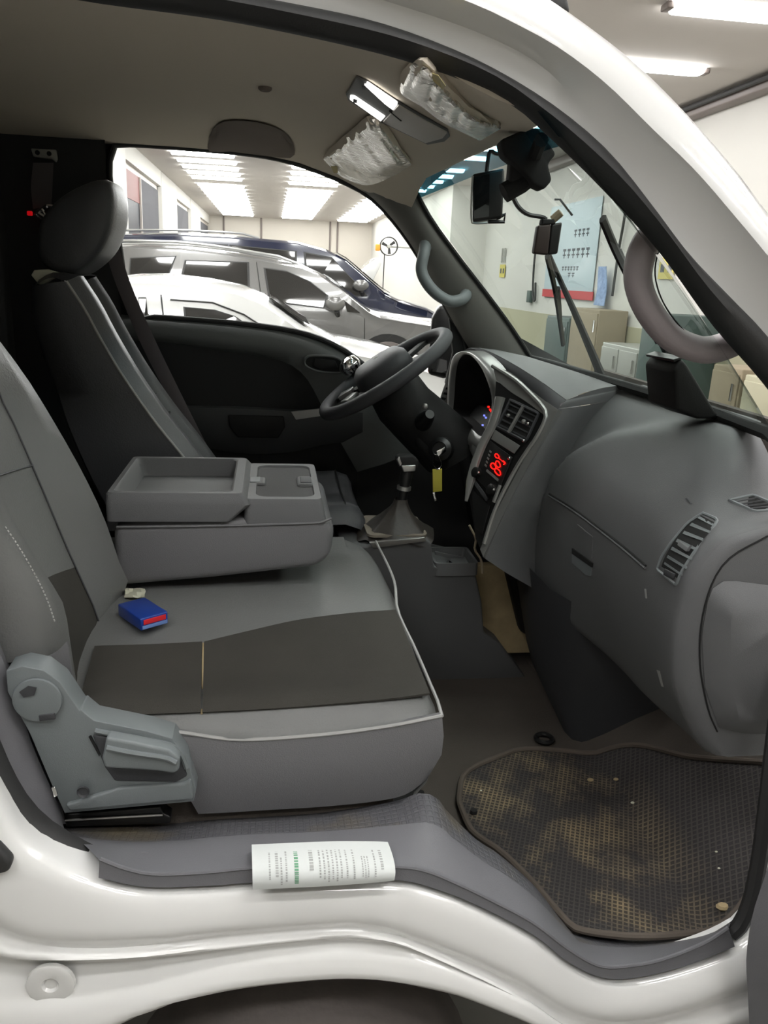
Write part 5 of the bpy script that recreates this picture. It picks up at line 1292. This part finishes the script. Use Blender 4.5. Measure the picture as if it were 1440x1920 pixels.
obj('key_ring', tube(crv(LY([(816, 852), (824, 858), (828, 872), (820, 880), (813, 868)], 1.055), 20, True), 0.0016, 6, closed=True), 'chrome', key)
obj('yellow_tag', bevel(prism(LY([(811, 880), (829, 879), (829, 921), (812, 923)], 1.055), (0, 0.004, 0)), 0.001), 'yellow_tag', key)
obj('tag_end', bevel(prism(LY([(811, 924), (816, 922), (820, 938), (815, 940)], 1.055), (0, 0.003, 0)), 0.001), 'chrome', key)

sw = thing('steering_wheel', W, 'dark grey steering wheel with chrome spinner knob', 'steering wheel')
obj('rim', tube([wp(2 * math.pi * k / 64, R_) for k in range(64)], 0.0185, 12, closed=True, up=nW), 'dash_dark', sw)
pad = []
for h, a, b in ((-0.03, 0.07, 0.085), (0.0, 0.085, 0.10), (0.03, 0.08, 0.095), (0.044, 0.066, 0.078), (0.05, 0.03, 0.035)):
    pad.append([W + nW * h + e1 * (a * (abs(math.cos(t)) ** 0.7) * (1 if math.cos(t) > 0 else -1)) + e2 * (b * (abs(math.sin(t)) ** 0.7) * (1 if math.sin(t) > 0 else -1)) for t in [2 * math.pi * k / 28 for k in range(28)]])
hub = obj('hub_pad', loft(pad, closed_u=True, cap=True), 'dash_dark', sw, smooth=60)
for a in (35, 145, 215, 325):
    t = math.radians(a)
    obj('spoke', bevel(loft([[wp(t, r, -0.012) + (e2 * math.cos(t) - e1 * math.sin(t)) * s * (0.022 if r < .1 else .016) + nW * k for s, k in ((-1, 0), (1, 0), (1, .012), (-1, .012))] for r in (0.06, R_ - 0.004)], closed_u=True, cap=True), 0.003), 'softblack', sw)
for t0, t1 in ((150, 165), (195, 212)):
    g = [wp(math.radians(t0), 0.105, -0.002), wp(math.radians(t0), 0.15, -0.002), wp(math.radians(t1), 0.15, -0.002), wp(math.radians(t1), 0.105, -0.002)]
    obj('wheel_switch', bevel(prism(g, nW * 0.012), 0.003), 'silver', sw)
# raised maker's letters on the hub pad
def hp_(u, v): return W + nW * 0.0495 + e2 * (-u) + e1 * v
for seg in ([(-.02, -.005), (-.02, .009)], [(-.011, .009), (-.02, .002), (-.011, -.005)], [(-.003, -.005), (-.003, .009)], [(.006, -.005), (.012, .009), (.018, -.005)]):
    obj('hub_letter', tube([hp_(*s) for s in seg], 0.0014, 6), 'brushed', hub)
ka = math.radians(110)
kp = wp(ka, R_)
kb = obj('spinner_clamp', lathe(kp + nW * 0.005, nW, [(0.02, 0), (0.018, 0.012), (0.009, 0.014), (0.009, 0.02)], 18), 'black', sw)
obj('spinner_knob', lathe(kp + nW * 0.022, nW, [(0.012, 0), (0.026, 0.004), (0.033, 0.018), (0.033, 0.028), (0.026, 0.042), (0.01, 0.048)], 24), 'chrome', kb)

# ================================================================ gear console
con = thing('gear_console', (0.4, 0.95, 0.47), 'grey floor console with gear lever between the seats', 'console')
def cy(z): return 0.865 + (0.95 - z) * 0.28
def PCN(px, py): return PF(px, py, lambda p: p.y - cy(p.z), 1.0, 3.0)
so = [PCN(a, b) for a, b in [(690, 1024), (800, 1010), (812, 1018), (815, 1062), (893, 1080), (905, 1130), (908, 1185), (938, 1208), (988, 1274), (820, 1284), (700, 1280), (660, 1100)]]
so = [PCN(a, b) for a, b in [(640, 1030), (690, 1024), (798, 1011), (809, 1018), (814, 1062), (893, 1080), (904, 1130), (908, 1187), (938, 1208), (988, 1274), (820, 1284), (640, 1284)]]
obj('side_panel', bevel(prism(so, (0, 0.21, 0)), 0.008, 3), 'dash', con)
obj('chrome_strip', bevel(prism([PCN(a, b) + Vector((0, -0.008, 0)) for a, b in [(692, 1016), (796, 1006), (798, 1013), (700, 1026)]], (0, 0.012, 0)), 0.001), 'brushed', con)
px0 = PCN(816, 1062); px1 = PCN(892, 1080)
yk0 = px0.y + 0.002; yk1 = yk0 + 0.13; zk = px0.z + 0.003
pr_ = [ring(px0.x, px1.x + 0.004, yk0, yk1, zk - 0.03, 0.012), ring(px0.x, px1.x + 0.004, yk0, yk1, zk + 0.004, 0.012), ring(px0.x + 0.006, px1.x - 0.003, yk0 + 0.006, yk1 - 0.006, zk + 0.004, 0.01), ring(px0.x + 0.008, px1.x - 0.005, yk0 + 0.008, yk1 - 0.008, zk - 0.02, 0.01)]
pk_ = obj('coin_pocket', loft(pr_, closed_u=True, cap=True), 'dash', con, smooth=30)
obj('pocket_back', bevel(prism([PY(816, 1034, 1.0), PY(874, 1046, 1.0), PY(890, 1062, 1.0), PY(890, 1090, 1.0), PY(816, 1080, 1.0)], (0, 0.006, 0)), 0.001), 'dash', con)
lg = thing('lighter', PY(848, 1066, 0.94), 'small chrome lighter lying in the console pocket', 'lighter')
obj('barrel', tube([PY(838, 1056, 0.94), PY(856, 1068, 0.94)], 0.010, 10), 'chrome', lg)
obj('cap', tube([PY(856, 1068, 0.94), PY(868, 1074, 0.94)], 0.011, 10), 'black', lg)
# gaiter and lever
base = PY(742, 1002, 0.96)
lt = PY(765, 862, 0.96); gm = []
for i in range(9):
    t = i / 8
    c0 = base.lerp(PY(752, 935, 0.96), t)
    w_ = 0.085 * (1 - t) ** 1.6 + 0.016; d_ = 0.075 * (1 - t) ** 1.6 + 0.016
    gm.append([c0 + Vector((w_ * (abs(math.cos(a)) ** .7) * (1 if math.cos(a) > 0 else -1) + 0.006 * (1 - t) * math.sin(5 * a + 9 * t), d_ * (abs(math.sin(a)) ** .7) * (1 if math.sin(a) > 0 else -1), 0.007 * math.sin(7 * a + 4 * t) * (1 - t))) for a in [2 * math.pi * k / 30 for k in range(30)]])
obj('gaiter', loft(gm, closed_u=True), mat('gaiter_leatherette', S(58, 54, 50), 0.5, bump=0.5, bscale=80, var=0.3, vscale=25), con, smooth=70)
gb = ring(PCN(690, 1024).x + 0.0, PCN(805, 1012).x, 0.888, 1.06, PCN(805, 1012).z + 0.0, 0.02)
obj('gaiter_frame', loft([gb, shift(gb, (0, 0, 0.006))], closed_u=True, cap=True), mat('gaiter_frame_beige', S(128, 120, 108), 0.7, var=0.3, vscale=30), con)
lv = obj('lever_shaft', tube(LY([(752, 945), (758, 915), (761, 895), (764, 872)], 0.96), [0.012, 0.013, 0.016, 0.014], 12), 'black', con)
obj('lever_collar', tube(LY([(757, 918), (758, 911)], 0.96), 0.018, 14), 'brushed', lv)
kc = PY(765, 872, 0.96)
obj('gear_knob', bevel(prism(LY([(743, 862), (748, 855), (775, 854), (786, 864), (784, 880), (772, 888), (752, 884)], 0.945), (0, 0.035, 0)), 0.008, 3), 'softblack', lv)
obj('knob_badge', bevel(prism(LY([(752, 873), (780, 872), (779, 884), (757, 886)], 0.942), (0, 0.008, 0)), 0.003), 'brushed', lv)
obj('knob_cap', bevel(prism(LY([(744, 862), (749, 856), (754, 870), (750, 876)], 0.943), (0, 0.03, 0)), 0.003), 'brushed', lv)
# pedals area: dark pedal
pe = obj('brake_pedal', bevel(box((0.70, 1.2, 0.53), (0.02, 0.08, 0.06)), 0.006), 'black', label='black brake pedal in the dark driver footwell', cat='pedal')
obj('pedal_arm', tube([(0.71, 1.2, 0.53), (0.76, 1.2, 0.56), (0.82, 1.2, 0.595)], 0.01, 8), 'black', pe)

# ================================================================ floor mat and small things
far_ = [(860, 1500), (872, 1450), (935, 1419), (1000, 1404), (1160, 1399), (1300, 1420), (1440, 1430), (1520, 1440)]
near_ = [(866, 1518), (887, 1560), (940, 1597), (1000, 1655), (1058, 1722), (1090, 1744), (1200, 1756), (1320, 1748), (1378, 1712), (1425, 1640)]
def onfloor(px, py, e=0.012): return PF(px, py, lambda p: p.z - fz(p.x) - e, 0.8, 3.2)
fa = crv([onfloor(*p) for p in far_], 34); na = crv([onfloor(*p) for p in near_], 34)
mg = []
for i in range(15):
    t = i / 14
    r = []
    for a, b in zip(fa, na):
        v = a.lerp(b, t); v.z = fz(v.x) + 0.010; r.append(v)
    mg.append(r)
fm = thing('floor_mat', (0.6, 0.38, 0.47), 'dark rubber waffle floor mat with sandy dirt in the passenger footwell', 'mat')
obj('mat_sheet', sheet(mg, -0.006), 'mat', fm, smooth=60)
rimc = mg[0] + [r[-1] for r in mg[1:-1]] + mg[-1][::-1] + [r[0] for r in mg[-2:0:-1]]
obj('mat_rim', tube(shift(crv(rimc, 120, True, False), (0, 0, 0.002)), 0.0065, 8, closed=True), mat('mat_rim_rubber', S(84, 76, 68), 0.8, var=0.25, vscale=12), fm)
obj('mat_grommet', lathe(onfloor(888, 1523), (0, 0, 1), [(0.008, 0), (0.007, 0.006), (0.004, 0.006)], 14), 'gap', fm)
for (a, b, r) in ((1186, 1505, 0.0035), (1155, 1461, 0.005), (1107, 1462, 0.006), (1343, 1597, 0.0023), (1348, 1628, 0.0022), (902, 1482, 0.002), (1355, 1700, 0.010)):
    p = onfloor(a, b, 0.013)
    big = r > 0.008
    obj('dirt_crumb', ball(p, r, 8, 1.3, 0.9, 0.6), 'beige' if r > 0.004 else 'cream', label={0.0035: 'tiny white crumb on the middle of the mat', 0.005: 'brown dirt clod high on the mat', 0.006: 'sandy dirt clod left of the high brown clod', 0.002: 'tiny pale speck at the left edge of the mat', 0.0023: 'pale speck under the dashboard on the dark part of the mat', 0.0022: 'pale speck on the clean right part of the mat', 0.010: 'largest dirt clod near the front corner of the mat'}[r], cat='dirt', group='dirt crumbs on the mat')
rg = onfloor(1020, 1387, 0.006)
obj('rubber_ring', tube([rg + Vector((0.020 * math.cos(a), 0.020 * math.sin(a), 0.004)) for a in [2 * math.pi * k / 28 for k in range(28)]], 0.0055, 8, closed=True), 'black', label='black rubber ring lying on the floor behind the mat', cat='ring')

# receipt on the sill
tp = crv(LT([(472, 1584), (540, 1581), (620, 1578), (700, 1578), (726, 1579)], 0.045), 30)
mdp = crv(LT([(473, 1626), (540, 1624), (620, 1622), (700, 1621), (739, 1620)], -0.006), 30)
btp = crv(LT([(474, 1667), (540, 1664), (620, 1660), (700, 1654), (738, 1650)], -0.016), 30)
rg_ = []
for i in range(13):
    t = i / 12
    rg_.append([(a * (1 - t) ** 2 + b * 2 * t * (1 - t) + c * t * t) + Vector((0, -0.004, 0.003)) for a, b, c in zip(tp, [m_ * 2 - (a + c) / 2 for a, m_, c in zip(tp, mdp, btp)], btp)])
rcp = obj('receipt', sheet(rg_, 0.0006), 'paper', label='curled white printed receipt lying over the door sill', cat='receipt')
def rq(u, v, e):
    i = min(28, int(u * 29)); fu = u * 29 - i; j = min(11, int(v * 12)); fv = v * 12 - j
    return (rg_[j][i].lerp(rg_[j][i + 1], fu)).lerp(rg_[j + 1][i].lerp(rg_[j + 1][i + 1], fu), fv) + Vector((0, -e, e * 0.6))
for u, w_, m_, v0, v1 in ((.12, .006, 'ink', .1, .8), (.17, .010, 'ink', .15, .7), (.20, .006, 'ink', .3, .9), (.235, .006, 'ink', .1, .85), (.305, .014, 'ink_green', .06, .9), (.41, .014, 'ink', .15, .6), (.47, .006, 'ink', .1, .8), (.50, .006, 'ink', .05, .8),
                          (.53, .006, 'ink', .1, .9), (.56, .006, 'ink', .05, .8), (.59, .006, 'ink', .08, .9), (.62, .006, 'ink', .1, .8), (.66, .006, 'ink', .05, .8), (.71, .006, 'ink', .1, .85), (.77, .004, 'ink', .3, .8), (.79, .004, 'ink', .3, .8), (.81, .004, 'ink', .3, .8), (.86, .006, 'ink', .1, .8), (.91, .010, 'ink', .15, .6)):
    q_ = []
    v = v0
    while v < v1:
        dv_ = rnd.uniform(0.02, 0.05)
        q_.append(([rq(u - w_, v, .0012), rq(u + w_, v, .0012), rq(u + w_, v + dv_, .0012), rq(u - w_, v + dv_, .0012)], [[0, 1, 2, 3]]))
        v += dv_ + rnd.uniform(0.012, 0.03)
    obj('printed_line', join(*q_), m_, rcp, smooth=0)

# grab handles
gh = thing('grab_handle', PY(880, 560, 1.42), 'pale green-grey grab handle on the far windshield pillar', 'grab handle')
obj('grip', tube(crv(LY([(800, 452), (795, 475), (790, 505), (800, 530), (820, 552), (845, 565), (868, 560), (876, 547)], [1.41, 1.38, 1.37, 1.365, 1.36, 1.36, 1.37, 1.40]), 36), [0.021, 0.020, 0.019, 0.018] + [0.017] * 28 + [0.018, 0.019, 0.020, 0.021], 12), 'handle', gh)
gn = thing('grab_handle', PY(1380, 655, 0.12), 'large mauve-grey grab handle on the near windshield pillar', 'grab handle')
gpts = LY([(1262, 415), (1225, 438), (1203, 475), (1196, 525), (1215, 580), (1258, 632), (1310, 655), (1350, 652), (1395, 632)], [.185, .185, .185, .19, .19, .19, .185, .18, .18])
gc_ = crv(gpts, 40)
obj('grip', tube(gc_, [0.027 - 0.002 * math.sin(math.pi * i / 39) for i in range(40)], 14, flat=0.8), 'handle_mauve', gn)
obj('grip_seam', tube([v + Vector((0.0205, -0.012, 0.006)) for v in gc_[6:34]], 0.0012, 5), 'gap', gn)

# overhead lamp
def hso(px, py, e): return PF(px, py, lambda p: p.z - head(p.x, min(max(p.y, 0.1), 1.46)) + e, 1.0, 3.4)
ol = thing('overhead_lamp', hso(745, 215, 0.0), 'grey overhead lamp panel with bright lenses on the cab ceiling', 'lamp')
fr = [hso(a, b, 0.007) for a, b in [(668, 148), (690, 158), (744, 194), (800, 226), (840, 248), (843, 258), (834, 266), (802, 272), (760, 252), (715, 230), (652, 188), (649, 180)]]
obj('lamp_frame', bevel(prism(fr, (0, 0, 0.006)), 0.002), 'dash', ol)
for pts in ([(683, 160), (690, 160), (745, 197), (737, 207), (722, 196)], [(657, 180), (664, 180), (722, 219), (714, 228), (656, 187)]):
    obj('lens', bevel(prism([hso(a, b, 0.0095) for a, b in pts], (0, 0, 0.006)), 0.001), mat('lamp_lens', S(250, 250, 248), 0.15, emit=(1.0, 0.98, 0.94, 1), estr=3.0), ol)
obj('lamp_console', bevel(prism([hso(a, b, 0.0095) for a, b in [(747, 199), (838, 250), (830, 260), (798, 269), (718, 230)]], (0, 0, 0.007)), 0.001), mat('lamp_panel_grey', S(186, 182, 176), 0.5), ol)
for a, b in ((682, 165), (666, 190)):
    obj('rocker_switch', bevel(prism([hso(a - 4, b - 3, 0.0115), hso(a + 4, b - 1, 0.0115), hso(a + 3, b + 4, 0.0115), hso(a - 4, b + 2, 0.0115)], (0, 0, 0.003)), 0.0005), 'dash_dark', ol)
obj('panel_groove', tube([hso(731, 208, 0.0102), hso(752, 226, 0.0102)], 0.0018, 6), 'gap', ol)

# sun visors wrapped in crinkled film
def visor(up, lo, e, lab, tape):
    u3 = crv([Vector((a, b, 0)) for a, b in up], 46); l3 = crv([Vector((a, b, 0)) for a, b in lo], 46)
    root = thing('sun_visor', hso(*lo[len(lo) // 2], e), lab, 'sun visor')
    g = []
    for i in range(26):
        t = i / 25
        r = []
        for j, (a, b) in enumerate(zip(u3, l3)):
            q_ = a.lerp(b, t)
            edge = min(t, 1 - t, j / 45, 1 - j / 45)
            amp = 0.0026 * min(1, edge * 8)
            wr = math.sin(j * 0.75 + 1.6 * math.sin(i * 0.22)) + 0.7 * math.sin(j * 1.3 - i * 0.3 + 1.3) + 0.25 * rnd.uniform(-1, 1)
            r.append(hso(q_.x, q_.y, e * (0.4 + 0.6 * min(1, edge * 6)) + amp * wr * 0.5))
        g.append(r)
    obj('film_wrap', sheet(g, 0.002), 'foil', root, smooth=40)
    g2 = [[p + Vector((0, 0, 0.006)) for p in r[::3]] for r in g[::3]]
    obj('visor_board', sheet(g2, 0.006), 'headliner', root)
    tq = [hso(a, b, e + 0.004) for a, b in tape]
    obj('tape', prism(tq, (0, 0, 0.001)), 'tape', root, smooth=0)
visor([(607, 298), (640, 266), (668, 242), (694, 222), (715, 236)], [(630, 322), (650, 335), (690, 346), (735, 330), (772, 308)], 0.022, 'far sun visor wrapped in crinkled silver film', [(620, 312), (632, 312), (634, 324), (626, 325)])
visor([(774, 118), (804, 123), (836, 164), (889, 217), (939, 239)], [(754, 150), (755, 175), (790, 197), (832, 228), (900, 262)], 0.018, 'near sun visor wrapped in crinkled silver film', [(810, 138), (822, 142), (836, 162), (830, 168), (812, 152)])

# mirror, screen, camera box at the windshield top
mr_ = thing('rearview_mirror', PY(990, 300, 0.50), 'black rearview mirror assembly with arm hanging from the windshield top', 'mirror')
obj('housing', bevel(prism(LY([(938, 262), (975, 246), (1008, 238), (1028, 266), (1044, 288), (1028, 306), (1036, 338), (1020, 356), (1000, 346), (988, 330), (962, 304), (944, 290)], 0.48), (0.005, 0.05, 0)), 0.006), 'black_matte', mr_)
obj('arm', tube(LY([(1000, 325), (975, 345), (945, 362)], 0.52), 0.018, 10), 'black_matte', mr_)
obj('clamp', bevel(box(PY(968, 318, 0.52), (0.03, 0.03, 0.05)), 0.006), 'softblack', mr_)
obj('mount_stem', tube([PY(1000, 300, 0.52), onglass(1015, 262, -0.01)], 0.012, 8), 'black_matte', mr_)
sc_ = thing('navigation_screen', PY(915, 415, 0.68), 'black boxy screen hanging left of the rearview mirror', 'screen')
obj('housing', bevel(prism(LY([(886, 326), (946, 315), (942, 408), (886, 416)], 0.67), (0.012, 0.05, 0)), 0.005), 'black', sc_)
obj('glass_face', prism(LY([(889, 332), (918, 326), (917, 406), (889, 410)], 0.6695), (0, 0.0003, 0)), 'car_glass', sc_, smooth=0)
obj('edge_trim', tube(crv(LY([(886, 330), (884, 370), (884, 413), (892, 419), (914, 418)], 0.672), 16), 0.002, 6), 'steel', sc_)
obj('bracket', tube(LY([(915, 416), (945, 416), (947, 402), (930, 410)], 0.68), 0.004, 6), 'black', sc_)
obj('cable', tube(crv(LY([(912, 322), (918, 285), (930, 288), (948, 290)], 0.68), 16), 0.004, 6), 'black', sc_)
cb_ = thing('camera_box', PY(1025, 478, 0.60), 'small brown-black camera box hanging below the rearview mirror', 'camera')
obj('housing', bevel(prism(LY([(1009, 422), (1034, 420), (1028, 478), (1001, 475)], 0.60), (0.004, 0.03, 0)), 0.004), mat('brown_black_plastic', S(52, 40, 36), 0.6), cb_)
obj('side_shell', bevel(prism(LY([(1034, 420), (1055, 416), (1046, 476), (1028, 478)], 0.602), (0.004, 0.03, 0)), 0.004), 'black', cb_)
obj('clip', bevel(prism(LY([(1018, 410), (1040, 411), (1042, 420), (1016, 421)], 0.60), (0, 0.02, 0)), 0.002), 'softblack', cb_)
obj('cable', tube(crv(LY([(958, 362), (972, 388), (990, 402), (1016, 407), (1024, 412)], 0.61), 18), 0.0045, 6), 'black', cb_)
obj('bracket', tube(crv([PY(1036, 412, 0.61), onglass(1052, 398, 0.0)], 4, False, False), 0.008, 8), 'cardboard', cb_)
obj('hex_rod', tube(LY([(1040, 374), (1050, 374), (1073, 404)], 0.66), 0.0022, 6), 'cable', label='thin bent black rod stuck on the windshield above the camera box', cat='rod')
